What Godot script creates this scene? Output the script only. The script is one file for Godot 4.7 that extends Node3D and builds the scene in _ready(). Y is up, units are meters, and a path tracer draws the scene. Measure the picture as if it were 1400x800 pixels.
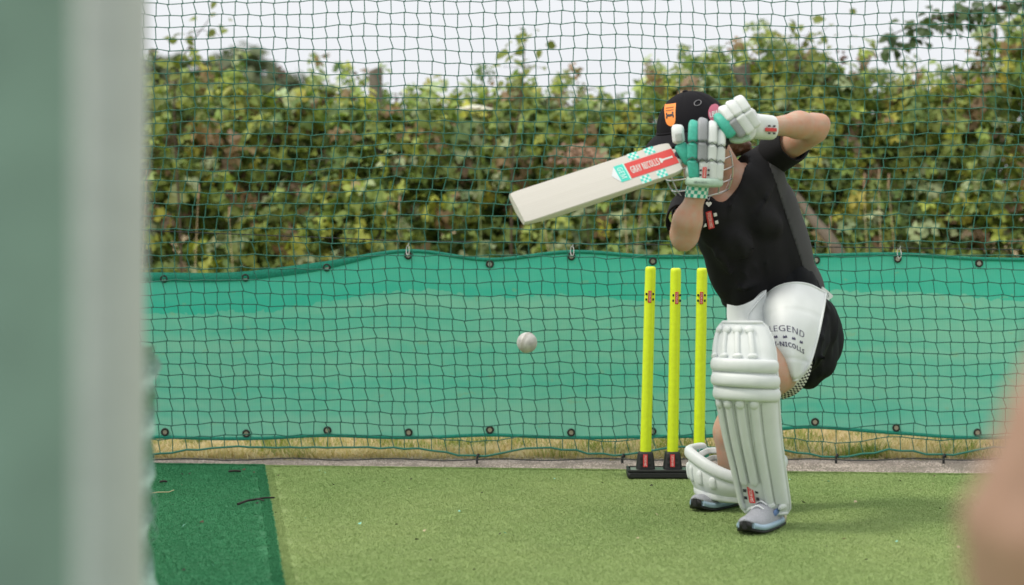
extends Node3D
# A cricket batter playing a sweep in an outdoor practice net. Units are metres; the camera crouches at x = 0, z = 0 and looks along -z.

var rng := RandomNumberGenerator.new()
var M := {}

func _ready() -> void:
	rng.seed = 20240817
	# ---- camera
	var cam := Camera3D.new()
	cam.name = "camera"
	add_child(cam)
	cam.position = Vector3(0, 1.038, 0)
	cam.rotation = Vector3(-atan(150.0 / 3300.0), 0, 0)
	var lens := CameraAttributesPhysical.new()
	lens.frustum_focal_length = 99.0
	lens.exposure_aperture = 3.3
	lens.frustum_focus_distance = 8.0
	cam.attributes = lens
	cam.fov = rad_to_deg(2.0 * atan(400.0 / 3300.0))
	cam.near = 0.05
	cam.far = 600.0
	cam.current = true
	# ---- sky: bright, even overcast
	var env := Environment.new()
	env.background_mode = Environment.BG_SKY
	var sky := ProceduralSkyMaterial.new()
	sky.sky_top_color = lin(0.98, 0.98, 0.96)
	sky.sky_horizon_color = lin(0.56, 0.575, 0.60)
	sky.sky_curve = 0.5
	sky.ground_horizon_color = lin(0.30, 0.31, 0.26)
	sky.ground_bottom_color = lin(0.16, 0.18, 0.11)
	sky.sun_angle_max = 1.0
	var s := Sky.new()
	s.sky_material = sky
	env.sky = s
	env.tonemap_mode = Environment.TONE_MAPPER_LINEAR
	env.tonemap_exposure = 1.5
	env.sdfgi_enabled = true
	env.ssao_enabled = true
	env.ssil_enabled = true
	var we := WorldEnvironment.new()
	we.name = "world_environment"
	we.environment = env
	add_child(we)
	# ---- the sun behind thin cloud, high on the left
	var sun := DirectionalLight3D.new()
	sun.name = "sun"
	sun.light_energy = 0.5
	sun.light_angular_distance = 12.0
	sun.light_color = Color(1.0, 0.965, 0.91)
	sun.shadow_enabled = true
	add_child(sun)
	sun.look_at_from_position(Vector3.ZERO, Vector3(0.80, -1.05, -0.22), Vector3.UP)
	# ---- the place, then the things in it
	materials()
	build_ground()
	build_back_net()
	build_side_net()
	build_hedge()
	build_stumps()
	build_ball()
	build_bat()
	build_batter()
	build_coach()
	build_debris()

# ------------------------------------------------------------------ helpers

func lin(r: float, g: float, b: float, a := 1.0) -> Color:
	var c := Color(r, g, b).linear_to_srgb()
	c.a = a
	return c

func mat(r: float, g: float, b: float, rough := 0.7, metal := 0.0) -> StandardMaterial3D:
	var m := StandardMaterial3D.new()
	m.albedo_color = lin(r, g, b)
	m.roughness = rough
	m.metallic = metal
	return m

func noise_tex(freq: float, lo: Color, hi: Color, size := 512, octaves := 4, sd := 1) -> NoiseTexture2D:
	var n := FastNoiseLite.new()
	n.seed = sd
	n.noise_type = FastNoiseLite.TYPE_SIMPLEX_SMOOTH
	n.frequency = freq
	n.fractal_octaves = octaves
	var g := Gradient.new()
	g.offsets = PackedFloat32Array([0.0, 1.0])
	g.colors = PackedColorArray([lo, hi])
	var t := NoiseTexture2D.new()
	t.width = size
	t.height = size
	t.seamless = true
	t.noise = n
	t.color_ramp = g
	return t

func grain(m: StandardMaterial3D, freq: float, lo: float, hi: float, scale: float, bump := 0.0, sd := 1) -> StandardMaterial3D:
	# mottled colour and fine relief, laid on in the thing's own axes
	m.albedo_texture = noise_tex(freq, Color(lo, lo, lo), Color(hi, hi, hi), 256, 4, sd)
	m.uv1_triplanar = true
	m.uv1_scale = Vector3.ONE * scale
	if bump > 0.0:
		m.heightmap_enabled = true
		m.heightmap_texture = m.albedo_texture
		m.heightmap_scale = bump
	return m

func add_part(parent: Node3D, called: String, mesh: Mesh, m: Material) -> MeshInstance3D:
	var o := MeshInstance3D.new()
	o.name = called
	o.mesh = mesh
	o.material_override = m
	o.cast_shadow = GeometryInstance3D.SHADOW_CASTING_SETTING_ON
	parent.add_child(o, true)
	if parent != self and not (parent is MeshInstance3D):
		o.position = -parent.position
	return o

func thing(called: String, label: String, category: String, at := Vector3.ZERO, group := "") -> Node3D:
	var o := Node3D.new()
	o.name = called
	add_child(o, true)
	o.position = at
	tag(o, label, category, group)
	return o

func tag(o: Node, label: String, category: String, group := "", kind := "") -> void:
	if label: o.set_meta("label", label)
	if category: o.set_meta("category", category)
	if group: o.set_meta("group", group)
	if kind: o.set_meta("kind", kind)

func mesh_of(v: PackedVector3Array, idx: PackedInt32Array, uv = null, colors = null) -> ArrayMesh:
	var n := PackedVector3Array()
	n.resize(v.size())
	for i in range(0, idx.size(), 3):
		var a := v[idx[i]]
		var fn := (v[idx[i + 2]] - a).cross(v[idx[i + 1]] - a)
		n[idx[i]] += fn
		n[idx[i + 1]] += fn
		n[idx[i + 2]] += fn
	for i in n.size():
		n[i] = n[i].normalized() if n[i].length_squared() > 1e-24 else Vector3.UP
	var arr := []
	arr.resize(Mesh.ARRAY_MAX)
	arr[Mesh.ARRAY_VERTEX] = v
	arr[Mesh.ARRAY_NORMAL] = n
	arr[Mesh.ARRAY_INDEX] = idx
	if uv != null: arr[Mesh.ARRAY_TEX_UV] = uv
	if colors != null: arr[Mesh.ARRAY_COLOR] = colors
	var m := ArrayMesh.new()
	m.add_surface_from_arrays(Mesh.PRIMITIVE_TRIANGLES, arr)
	return m

func loft(rings: Array, cap := true) -> ArrayMesh:
	# rings of equally many points, closed round; ends closed with a fan of their own points
	var v := PackedVector3Array()
	var uv := PackedVector2Array()
	var idx := PackedInt32Array()
	var n: int = rings[0].size()
	for k in rings.size():
		for i in n + 1:
			v.append(rings[k][i % n])
			uv.append(Vector2(float(i) / n, float(k) / maxf(1, rings.size() - 1)))
	for k in rings.size() - 1:
		for i in n:
			var a := k * (n + 1) + i
			var b := a + n + 1
			idx.append_array([a, b, a + 1, a + 1, b, b + 1])
	if cap:
		for e in [0, rings.size() - 1]:
			var c := Vector3.ZERO
			for q in rings[e]: c += q
			var at := v.size()
			v.append(c / n)
			uv.append(Vector2(0.5, 0.5))
			for i in n:
				v.append(rings[e][i])
				uv.append(Vector2(0.5, 0.5))
			for i in n:
				if e == 0: idx.append_array([at, at + 1 + i, at + 1 + (i + 1) % n])
				else: idx.append_array([at, at + 1 + (i + 1) % n, at + 1 + i])
	return weld_normals(mesh_of(v, idx, uv), v, idx, uv, n, rings.size())

func weld_normals(m: ArrayMesh, _v, _i, _u, n: int, count: int) -> ArrayMesh:
	# the seam of a closed ring is shaded smoothly
	var arr := m.surface_get_arrays(0)
	var nn: PackedVector3Array = arr[Mesh.ARRAY_NORMAL]
	for k in count:
		var a := k * (n + 1)
		var s := (nn[a] + nn[a + n]).normalized()
		nn[a] = s
		nn[a + n] = s
	arr[Mesh.ARRAY_NORMAL] = nn
	var o := ArrayMesh.new()
	o.add_surface_from_arrays(Mesh.PRIMITIVE_TRIANGLES, arr)
	return o

func smooth_path(pts: PackedVector3Array, per := 6) -> PackedVector3Array:
	var o := PackedVector3Array()
	var n := pts.size()
	if n < 3:
		for i in per + 1: o.append(pts[0].lerp(pts[1], float(i) / per))
		return o
	for i in n - 1:
		var a := pts[maxi(i - 1, 0)]
		var d := pts[mini(i + 2, n - 1)]
		for k in per:
			o.append(pts[i].cubic_interpolate(pts[i + 1], a, d, float(k) / per))
	o.append(pts[n - 1])
	return o

func pill(path: PackedVector3Array, rx: float, ry: float, up: Vector3, n := 12, ends := 1.0, power := 2.0) -> ArrayMesh:
	# a padded bar along a path: rx across, ry along up, its ends rounded off over a length of ends * rx
	var p := path
	var total := 0.0
	for i in p.size() - 1: total += p[i].distance_to(p[i + 1])
	var e := minf(ends * rx, total * 0.5)
	var stops := []
	for k in 5: stops.append(e * (1.0 - cos(PI * 0.5 * k / 4.0)) if k else 0.0)
	var inner := maxi(2, p.size() * 2)
	for k in range(1, inner): stops.append(e + (total - 2.0 * e) * k / inner)
	for k in 5: stops.append(total - e * (1.0 - sin(PI * 0.5 * k / 4.0)) if k < 4 else total)
	var rings := []
	for st in stops:
		var q := walk(p, st)
		var c: Vector3 = q[0]
		var t: Vector3 = q[1]
		var side := t.cross(up).normalized()
		var u2 := side.cross(t).normalized()
		var near := minf(st, total - st)
		var f := sqrt(maxf(0.0, 1.0 - pow(1.0 - near / e, 2.0))) if near < e else 1.0
		f = maxf(f, 0.06)
		var ring := PackedVector3Array()
		for i in n:
			var a := TAU * i / n
			var ca := cos(a)
			var sa := sin(a)
			ring.append(c + side * rx * f * signf(ca) * pow(absf(ca), 2.0 / power) + u2 * ry * f * signf(sa) * pow(absf(sa), 2.0 / power))
		rings.append(ring)
	return loft(rings)

func walk(p: PackedVector3Array, dist: float) -> Array:
	var left := dist
	for i in p.size() - 1:
		var l := p[i].distance_to(p[i + 1])
		if left <= l or i == p.size() - 2:
			var k := clampf(left / maxf(l, 1e-9), 0.0, 1.0)
			var here := (p[i + 1] - p[i]).normalized()
			var t := here
			if k < 0.5 and i > 0: t = here.lerp((p[i] - p[i - 1]).normalized(), 0.5 - k)
			elif k > 0.5 and i < p.size() - 2: t = here.lerp((p[i + 2] - p[i + 1]).normalized(), k - 0.5)
			return [p[i].lerp(p[i + 1], k), t.normalized()]
		left -= l
	return [p[p.size() - 1], Vector3.UP]

func tube(path: PackedVector3Array, r0: float, r1: float, n := 8) -> ArrayMesh:
	var rings := []
	var prev := Vector3.ZERO
	for i in path.size():
		var t := (path[mini(i + 1, path.size() - 1)] - path[maxi(i - 1, 0)]).normalized()
		if prev == Vector3.ZERO: prev = t.cross(Vector3.UP if absf(t.y) < 0.9 else Vector3.RIGHT).normalized()
		var side := (prev - t * prev.dot(t)).normalized()
		prev = side
		var up := t.cross(side)
		var r := lerpf(r0, r1, float(i) / maxf(1, path.size() - 1))
		var ring := PackedVector3Array()
		for k in n: ring.append(path[i] + side * r * cos(TAU * k / n) + up * r * sin(TAU * k / n))
		rings.append(ring)
	return loft(rings)

func block(c: Vector3, x: Vector3, y: Vector3, z: Vector3, size: Vector3, bevel := 0.002) -> ArrayMesh:
	# a box with chamfered edges, standing in its own axes
	var rings := []
	var hx := size.x * 0.5
	var hy := size.y * 0.5
	var hz := size.z * 0.5
	var b := minf(bevel, minf(hx, minf(hy, hz)) * 0.9)
	for st in [[-hz, b], [-hz + b, 0.0], [hz - b, 0.0], [hz, b]]:
		var ring := PackedVector3Array()
		var w: float = hx - st[1]
		var h: float = hy - st[1]
		for q in [[w, h - b], [w - b, h], [-w + b, h], [-w, h - b], [-w, -h + b], [-w + b, -h], [w - b, -h], [w, -h + b]]:
			ring.append(c + x * q[0] + y * q[1] + z * st[0])
		rings.append(ring)
	return facet(loft(rings))

func facet(m: ArrayMesh) -> ArrayMesh:
	# flat shading: every face with its own corners
	var arr := m.surface_get_arrays(0)
	var v: PackedVector3Array = arr[Mesh.ARRAY_VERTEX]
	var idx: PackedInt32Array = arr[Mesh.ARRAY_INDEX]
	var uv: PackedVector2Array = arr[Mesh.ARRAY_TEX_UV]
	var nv := PackedVector3Array()
	var nu := PackedVector2Array()
	var ni := PackedInt32Array()
	for i in idx.size():
		nv.append(v[idx[i]])
		nu.append(uv[idx[i]])
		ni.append(i)
	return mesh_of(nv, ni, nu)

func plate(c: Vector3, x: Vector3, y: Vector3, outline: PackedVector2Array, thick: float) -> ArrayMesh:
	# a flat piece of any outline with real thickness, standing out along x cross y
	var z := x.cross(y).normalized()
	var v := PackedVector3Array()
	var idx := PackedInt32Array()
	var n := outline.size()
	for k in 2:
		for q in outline: v.append(c + x * q.x + y * q.y + z * thick * k)
	var tri := Geometry2D.triangulate_polygon(outline)
	for i in range(0, tri.size(), 3):
		idx.append_array([n + tri[i], n + tri[i + 1], n + tri[i + 2], tri[i], tri[i + 2], tri[i + 1]])
	for i in n:
		var a := v.size()
		v.append_array([v[i], v[(i + 1) % n], v[n + i], v[n + (i + 1) % n]])
		idx.append_array([a, a + 1, a + 2, a + 1, a + 3, a + 2])
	return mesh_of(v, idx)

func sheet(nu: int, nv: int, f: Callable, thick := 0.0) -> ArrayMesh:
	# f(u, v) -> Vector3 on a grid; with a thickness, a closed shell
	var v := PackedVector3Array()
	var uv := PackedVector2Array()
	var idx := PackedInt32Array()
	for j in nv + 1:
		for i in nu + 1:
			v.append(f.call(float(i) / nu, float(j) / nv))
			uv.append(Vector2(float(i) / nu, float(j) / nv))
	for j in nv:
		for i in nu:
			var a := j * (nu + 1) + i
			var b := a + nu + 1
			idx.append_array([a, a + 1, b, a + 1, b + 1, b])
	if thick == 0.0:
		return mesh_of(v, idx, uv)
	var front := mesh_of(v, idx, uv).surface_get_arrays(0)
	var nn: PackedVector3Array = front[Mesh.ARRAY_NORMAL]
	var off := v.size()
	var faces := idx.duplicate()
	for i in off:
		v.append(v[i] - nn[i] * thick)
		uv.append(uv[i])
	for i in range(0, faces.size(), 3): idx.append_array([off + faces[i], off + faces[i + 2], off + faces[i + 1]])
	var rim := []
	for i in nu: rim.append([i, i + 1])
	for j in nv: rim.append([j * (nu + 1) + nu, (j + 1) * (nu + 1) + nu])
	for i in nu: rim.append([nv * (nu + 1) + nu - i, nv * (nu + 1) + nu - i - 1])
	for j in nv: rim.append([(nv - j) * (nu + 1), (nv - j - 1) * (nu + 1)])
	for e in rim:
		var a := v.size()
		for q in [e[0], e[1], off + e[0], off + e[1]]:
			v.append(v[q])
			uv.append(uv[q])
		idx.append_array([a, a + 2, a + 1, a + 1, a + 2, a + 3])
	return mesh_of(v, idx, uv)

func lettering(text: String, size: float, depth: float, f: Callable, bold := false) -> ArrayMesh:
	# raised lettering; f(x, y, z) lays it on a surface, x running from 0 to 1 along the text, y in units of its height
	var t := TextMesh.new()
	var font := SystemFont.new()
	font.font_names = PackedStringArray(["Droid Sans"])
	if bold: font.font_weight = 700
	t.font = font
	t.text = text
	t.font_size = 32
	t.pixel_size = size / 32.0
	t.depth = depth
	t.curve_step = 2.0
	var arr := t.get_mesh_arrays()
	var v: PackedVector3Array = arr[Mesh.ARRAY_VERTEX]
	var lo := Vector3.INF
	var hi := -Vector3.INF
	for q in v:
		lo = lo.min(q)
		hi = hi.max(q)
	for i in v.size():
		var q := v[i]
		v[i] = f.call((q.x - lo.x) / (hi.x - lo.x), (q.y - lo.y) / (hi.y - lo.y), q.z - lo.z)
	var nv := PackedVector3Array()
	var ni := PackedInt32Array()
	if arr[Mesh.ARRAY_INDEX] == null:
		for i in v.size(): ni.append(i)
		nv = v
	else:
		var idx: PackedInt32Array = arr[Mesh.ARRAY_INDEX]
		for i in idx.size():
			nv.append(v[idx[i]])
			ni.append(i)
	return mesh_of(nv, ni)

func settle(p: Vector3, limbs: Array, blend: float, off: float) -> Vector3:
	# slides a point straight back until it lies on what is modelled there
	for step in 60:
		var d := 9.0
		for l in limbs:
			var di := limb_distance(p, l)
			var h := maxf(blend - absf(d - di), 0.0) / blend
			d = minf(d, di) - h * h * blend * 0.25
		if d <= off: return p
		p.z -= maxf(0.001, (d - off) * 0.8)
	return Vector3.INF            # passed beside it

# ---- bodies and clothes: rounded limbs joined smoothly, meshed as surface nets
# a limb is [from, to, radius there, radius here]; a cut is a plane [point, normal] that takes away what lies along the normal; a hole is a limb taken away

func flesh(limbs: Array, blend: float, cell: float, cuts := [], holes := [], noise: FastNoiseLite = null, amp := 0.0, folds := Vector3.ONE) -> ArrayMesh:
	var lo := Vector3.INF
	var hi := -Vector3.INF
	for l in limbs:
		var r := maxf(l[2], l[3]) + blend * 0.3 + amp + cell * 2.0
		lo = lo.min(l[0].min(l[1]) - Vector3.ONE * r)
		hi = hi.max(l[0].max(l[1]) + Vector3.ONE * r)
	var B := 8
	var nb := Vector3i(((hi - lo) / (cell * B)).ceil())
	var nx := nb.x * B + 1
	var ny := nb.y * B + 1
	var nz := nb.z * B + 1
	var val := PackedFloat32Array()
	val.resize(nx * ny * nz)
	val.fill(9.0)
	var live := []
	var reach := cell * B * 0.5 * sqrt(3.0) + amp + cell
	for bz in nb.z:
		for by in nb.y:
			for bx in nb.x:
				var c := lo + Vector3(bx + 0.5, by + 0.5, bz + 0.5) * cell * B
				var A := PackedVector3Array()
				var D := PackedVector3Array()
				var R := PackedFloat32Array()
				var S := PackedFloat32Array()
				var best := 9.0
				for l in limbs:
					var d := limb_distance(c, l)
					best = minf(best, d)
					if d < reach + blend:
						var ab: Vector3 = l[1] - l[0]
						A.append(l[0])
						D.append(ab)
						R.append(l[2])
						S.append(l[3] - l[2])
				if best > reach + blend * 0.3 or best < -reach - blend * 0.3:
					if best < 0.0:
						for z in B + 1:
							for y in B + 1:
								var row := bx * B + nx * ((by * B + y) + ny * (bz * B + z))
								for x in B + 1:
									if val[row + x] == 9.0: val[row + x] = -1.0
					continue
				live.append(Vector3i(bx, by, bz))
				var count := A.size()
				var I := PackedFloat32Array()
				for i in count: I.append(1.0 / maxf(D[i].length_squared(), 1e-9))
				for z in B + 1:
					for y in B + 1:
						var row := bx * B + nx * ((by * B + y) + ny * (bz * B + z))
						for x in B + 1:
							if val[row + x] != 9.0 and val[row + x] != -1.0: continue
							var p := lo + Vector3(bx * B + x, by * B + y, bz * B + z) * cell
							var d := 9.0
							for i in count:
								var w := p - A[i]
								var t := clampf(w.dot(D[i]) * I[i], 0.0, 1.0)
								var di := (w - D[i] * t).length() - R[i] - S[i] * t
								var h := blend - absf(d - di)
								d = minf(d, di)
								if h > 0.0: d -= h * h / (4.0 * blend)
							if noise and absf(d) < 0.04: d += noise.get_noise_3dv(p * folds) * amp
							for q in cuts: d = maxf(d, (p - q[0]).dot(q[1]))
							for q in holes: d = maxf(d, -limb_distance(p, q))
							val[row + x] = d
	var v := PackedVector3Array()
	var idx := PackedInt32Array()
	var at := {}
	var sx := 1
	var sy := nx
	var sz := nx * ny
	var corner := [0, sx, sy, sx + sy, sz, sx + sz, sy + sz, sx + sy + sz]
	var off := [Vector3(0, 0, 0), Vector3(1, 0, 0), Vector3(0, 1, 0), Vector3(1, 1, 0), Vector3(0, 0, 1), Vector3(1, 0, 1), Vector3(0, 1, 1), Vector3(1, 1, 1)]
	var edges := [[0, 1], [2, 3], [4, 5], [6, 7], [0, 2], [1, 3], [4, 6], [5, 7], [0, 4], [1, 5], [2, 6], [3, 7]]
	var c0: int = corner[1]
	var c1: int = corner[2]
	var c2: int = corner[3]
	var c3: int = corner[4]
	var c4: int = corner[5]
	var c5: int = corner[6]
	var c6: int = corner[7]
	for b in live:
		for z in B:
			for y in B:
				for x in B:
					var g: int = b.x * B + x + nx * ((b.y * B + y) + ny * (b.z * B + z))
					var inside := val[g] < 0.0
					if (val[g + c0] < 0.0) == inside and (val[g + c1] < 0.0) == inside and (val[g + c2] < 0.0) == inside and (val[g + c3] < 0.0) == inside and (val[g + c4] < 0.0) == inside and (val[g + c5] < 0.0) == inside and (val[g + c6] < 0.0) == inside: continue
					var s := Vector3.ZERO
					var n := 0
					for e in edges:
						var a: float = val[g + corner[e[0]]]
						var c: float = val[g + corner[e[1]]]
						if (a < 0.0) != (c < 0.0):
							s += off[e[0]].lerp(off[e[1]], a / (a - c))
							n += 1
					at[g] = v.size()
					v.append(lo + (Vector3(b.x * B + x, b.y * B + y, b.z * B + z) + s / n) * cell)
	for g in at:
		for axis in [[sx, sy, sz], [sy, sz, sx], [sz, sx, sy]]:
			var a: float = val[g]
			var c: float = val[g + axis[0]]
			if (a < 0.0) == (c < 0.0): continue
			var q0 = at.get(g - axis[1] - axis[2])
			var q1 = at.get(g - axis[2])
			var q2 = at.get(g)
			var q3 = at.get(g - axis[1])
			if q0 == null or q1 == null or q3 == null: continue
			if a < 0.0: idx.append_array([q0, q2, q1, q0, q3, q2])
			else: idx.append_array([q0, q1, q2, q0, q2, q3])
	return mesh_of(v, idx)

func limb_distance(p: Vector3, l: Array) -> float:
	var a: Vector3 = l[0]
	var ab: Vector3 = l[1] - a
	var t := clampf((p - a).dot(ab) / maxf(ab.length_squared(), 1e-9), 0.0, 1.0)
	return p.distance_to(a + ab * t) - lerpf(l[2], l[3], t)

func wrinkles(freq: float, sd: int) -> FastNoiseLite:
	var n := FastNoiseLite.new()
	n.seed = sd
	n.frequency = freq
	n.noise_type = FastNoiseLite.TYPE_SIMPLEX_SMOOTH
	n.fractal_type = FastNoiseLite.FRACTAL_RIDGED
	n.fractal_octaves = 2
	return n

func emblem(parent: Node3D, c: Vector3, x: Vector3, y: Vector3, h: float, squares: Material, narrow := 1.0) -> void:
	# the upright red bar between four small squares
	var z := x.cross(y).normalized()
	var w := h * 0.36 * narrow
	var bar := add_part(parent, "emblem", block(c, x, y, z, Vector3(w, h, 0.003), 0.0008), M.red)
	add_part(bar, "lettering", lettering("GRAY-NICOLLS", 0.01, 0.0004, func(a, b, d): return c + y * (a - 0.5) * h * 0.84 - x * (b - 0.5) * w * 0.5 + z * (0.0015 + d)), M.pale_print)
	for k in [[-1, 0.22], [-1, -0.22], [1, 0.22], [1, -0.22]]:
		add_part(bar, "square", block(c + x * k[0] * h * 0.36 * narrow + y * k[1] * h - z * (1.0 - narrow) * 0.008, x, y, z, Vector3(h * 0.19 * narrow, h * 0.19, 0.003), 0.0006), squares)

# ------------------------------------------------------------------ materials

func materials() -> void:
	M.red = mat(0.55, 0.035, 0.035, 0.5)
	M.pale_print = mat(0.75, 0.70, 0.66, 0.6)
	M.black_print = mat(0.012, 0.013, 0.02, 0.5)
	M.white_print = mat(0.64, 0.64, 0.62, 0.6)
	M.navy_print = mat(0.05, 0.045, 0.10, 0.6)
	M.skin = mat(0.50, 0.335, 0.255, 0.55)
	M.skin.albedo_texture = noise_tex(0.02, Color(1.0, 0.84, 0.78), Color(0.93, 1.0, 1.0), 256, 5, 3)
	M.skin.uv1_triplanar = true
	M.skin.uv1_scale = Vector3.ONE * 5.0
	M.skin.subsurf_scatter_enabled = true
	M.skin.subsurf_scatter_strength = 0.15
	M.pad_white = grain(mat(0.665, 0.705, 0.71, 0.5), 0.02, 0.955, 1.0, 3.0, 0.0, 5)
	M.pad_seam = grain(mat(0.46, 0.49, 0.48, 0.7), 0.03, 0.85, 1.0, 7.0, 0.0, 6)
	M.teal = grain(mat(0.05, 0.44, 0.34, 0.5), 0.03, 0.88, 1.0, 9.0, 0.02, 7)
	M.mint = grain(mat(0.42, 0.57, 0.48, 0.6), 0.03, 0.9, 1.0, 9.0, 0.0, 8)
	M.glove_grey = grain(mat(0.36, 0.38, 0.41, 0.55), 0.12, 0.75, 1.0, 9.0, 0.02, 9)
	M.shirt = grain(mat(0.0125, 0.0125, 0.0150, 0.82), 0.2, 0.75, 1.0, 10.0, 0.01, 11)
	M.shirt.metallic_specular = 0.35
	M.shirt_grey = grain(mat(0.085, 0.087, 0.094, 0.85), 0.3, 0.55, 1.0, 12.0, 0.01, 12)
	M.shorts = grain(mat(0.006, 0.0075, 0.010, 0.75), 0.1, 0.8, 1.0, 10.0, 0.01, 13)
	M.shorts.metallic_specular = 0.3
	M.helmet = grain(mat(0.0085, 0.008, 0.0115, 0.85), 0.25, 0.7, 1.0, 14.0, 0.015, 14)
	M.helmet.metallic_specular = 0.3
	M.seam_dark = mat(0.10, 0.115, 0.125, 0.8)
	M.steel = mat(0.52, 0.52, 0.52, 0.32, 0.9)
	M.hair = grain(mat(0.16, 0.075, 0.035, 0.5), 0.1, 0.6, 1.0, 20.0, 0.02, 15)
	M.rubber = grain(mat(0.016, 0.017, 0.018, 0.6), 0.06, 0.7, 1.0, 8.0, 0.02, 16)
	M.rope = mat(0.02, 0.16, 0.115, 0.7)
	M.wire = mat(0.04, 0.045, 0.045, 0.5, 0.3)
	M.brass = mat(0.42, 0.40, 0.36, 0.35, 0.9)
	M.straw = mat(0.55, 0.46, 0.28, 0.8)
	M.bark = grain(mat(0.13, 0.095, 0.065, 0.9), 0.06, 0.5, 1.0, 5.0, 0.3, 17)
	M.old_wood = grain(mat(0.27, 0.245, 0.20, 0.9), 0.05, 0.55, 1.0, 4.0, 0.3, 18)
	M.copies = StandardMaterial3D.new()   # leaves and blades: each carries its own colour
	M.copies.vertex_color_use_as_albedo = true
	M.copies.roughness = 0.6
	M.copies.backlight_enabled = true
	M.copies.backlight = lin(0.45, 0.55, 0.25)
	M.turf_blade = StandardMaterial3D.new()
	M.turf_blade.vertex_color_use_as_albedo = true
	M.turf_blade.roughness = 0.9

func ground_sheet(called: String, corners: Array, m: Material) -> MeshInstance3D:
	var v := PackedVector3Array(corners)
	var idx := PackedInt32Array()
	for i in range(1, corners.size() - 1): idx.append_array([0, i, i + 1])
	var o := add_part(self, called, mesh_of(v, idx), m)
	o.set_meta("kind", "structure")
	return o

func ground_mat(dark: Color, light: Color, fine: float, coarse: float, tile: float, relief: float, sd: int) -> StandardMaterial3D:
	var m := StandardMaterial3D.new()
	m.albedo_texture = noise_tex(fine, dark, light, 1024, 5, sd)
	m.uv1_triplanar = true
	m.uv1_world_triplanar = true
	m.uv1_scale = Vector3.ONE * tile
	m.heightmap_enabled = true
	m.heightmap_texture = m.albedo_texture
	m.heightmap_scale = relief
	m.detail_enabled = true
	m.detail_blend_mode = BaseMaterial3D.BLEND_MODE_MUL
	m.detail_albedo = noise_tex(coarse, Color(0.86, 0.85, 0.82), Color(1, 1, 1), 512, 3, sd + 40)
	m.roughness = 0.95
	return m

func turf_edge(x: float) -> float:
	return -8.72 + 0.10 * x        # the far edge of the carpet runs slightly askew

func build_ground() -> void:
	var field := ground_mat(lin(0.34, 0.26, 0.14), lin(0.55, 0.45, 0.27), 0.02, 0.01, 0.8, 3.0, 21)
	ground_sheet("ground", [Vector3(-300, -0.012, 60), Vector3(-300, -0.012, -400), Vector3(300, -0.012, -400), Vector3(300, -0.012, 60)], field)
	var concrete := ground_mat(lin(0.13, 0.11, 0.095), lin(0.52, 0.46, 0.41), 0.09, 0.012, 2.0, 1.2, 22)
	ground_sheet("concrete_edging", [Vector3(-3.2, -0.006, -7.0), Vector3(-3.2, -0.006, -9.13), Vector3(4.2, -0.006, -9.05), Vector3(4.2, -0.006, -7.0)], concrete)
	var light_turf := ground_mat(lin(0.20, 0.285, 0.095), lin(0.275, 0.365, 0.135), 0.06, 0.008, 1.6, 0.6, 23)
	ground_sheet("light_turf", [Vector3(-1.0, 0, 3), Vector3(-2.0, 0, turf_edge(-2.0)), Vector3(4.0, 0, turf_edge(4.0)), Vector3(4.0, 0, 3)], light_turf)
	var dark_turf := ground_mat(lin(0.020, 0.155, 0.064), lin(0.040, 0.225, 0.095), 0.06, 0.008, 1.6, 0.6, 24)
	ground_sheet("dark_turf", [Vector3(-2.6, 0.003, 3), Vector3(-2.6, 0.003, turf_edge(-2.6)), Vector3(seam(turf_edge(-0.9)), 0.003, turf_edge(-0.9)), Vector3(seam(3.0), 0.003, 3)], dark_turf)
	build_pile()
	build_verge()
	build_gravel()
	build_far_field()

func seam(z: float) -> float:
	# the join between the dark strip and the light carpet
	return lerpf(Vector3(-0.9001, 0.0005, -8.7500).x, Vector3(-0.5919, -0.0044, -6.2200).x, (z - Vector3(-0.9001, 0.0005, -8.7500).z) / (Vector3(-0.5919, -0.0044, -6.2200).z - Vector3(-0.9001, 0.0005, -8.7500).z))

func blade_mesh(blades: int, height: float, width: float, lean: float, spread: float, sd: int) -> ArrayMesh:
	var r := RandomNumberGenerator.new()
	r.seed = sd
	var v := PackedVector3Array()
	var idx := PackedInt32Array()
	for k in blades:
		var a := r.randf() * TAU
		var b := Vector3(r.randfn(0, spread), 0, r.randfn(0, spread))
		var side := Vector3(cos(a), 0, sin(a)) * width * 0.5
		var out := Vector3(cos(a + 1.6 + r.randfn(0, 0.4)), 0, sin(a + 1.6)) * lean * r.randf_range(0.4, 1.3)
		var h := height * r.randf_range(0.6, 1.2)
		var n := v.size()
		v.append_array([b - side, b + side, b - side * 0.7 + out * 0.35 + Vector3.UP * h * 0.6, b + side * 0.7 + out * 0.35 + Vector3.UP * h * 0.6, b + out + Vector3.UP * h])
		idx.append_array([n, n + 2, n + 1, n + 1, n + 2, n + 3, n + 2, n + 4, n + 3])
	return mesh_of(v, idx)

func scatter(parent: Node, called: String, mesh: Mesh, m: Material, where: Array, colors: PackedColorArray) -> MultiMeshInstance3D:
	var mm := MultiMesh.new()
	mm.transform_format = MultiMesh.TRANSFORM_3D
	mm.use_colors = true
	mm.mesh = mesh
	mm.instance_count = where.size()
	for i in where.size():
		mm.set_instance_transform(i, where[i])
		mm.set_instance_color(i, colors[i])
	var o := MultiMeshInstance3D.new()
	o.name = called
	o.multimesh = mm
	o.material_override = m
	o.set_meta("kind", "stuff")
	parent.add_child(o, true)
	if parent != self: o.position = -parent.position
	return o

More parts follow.
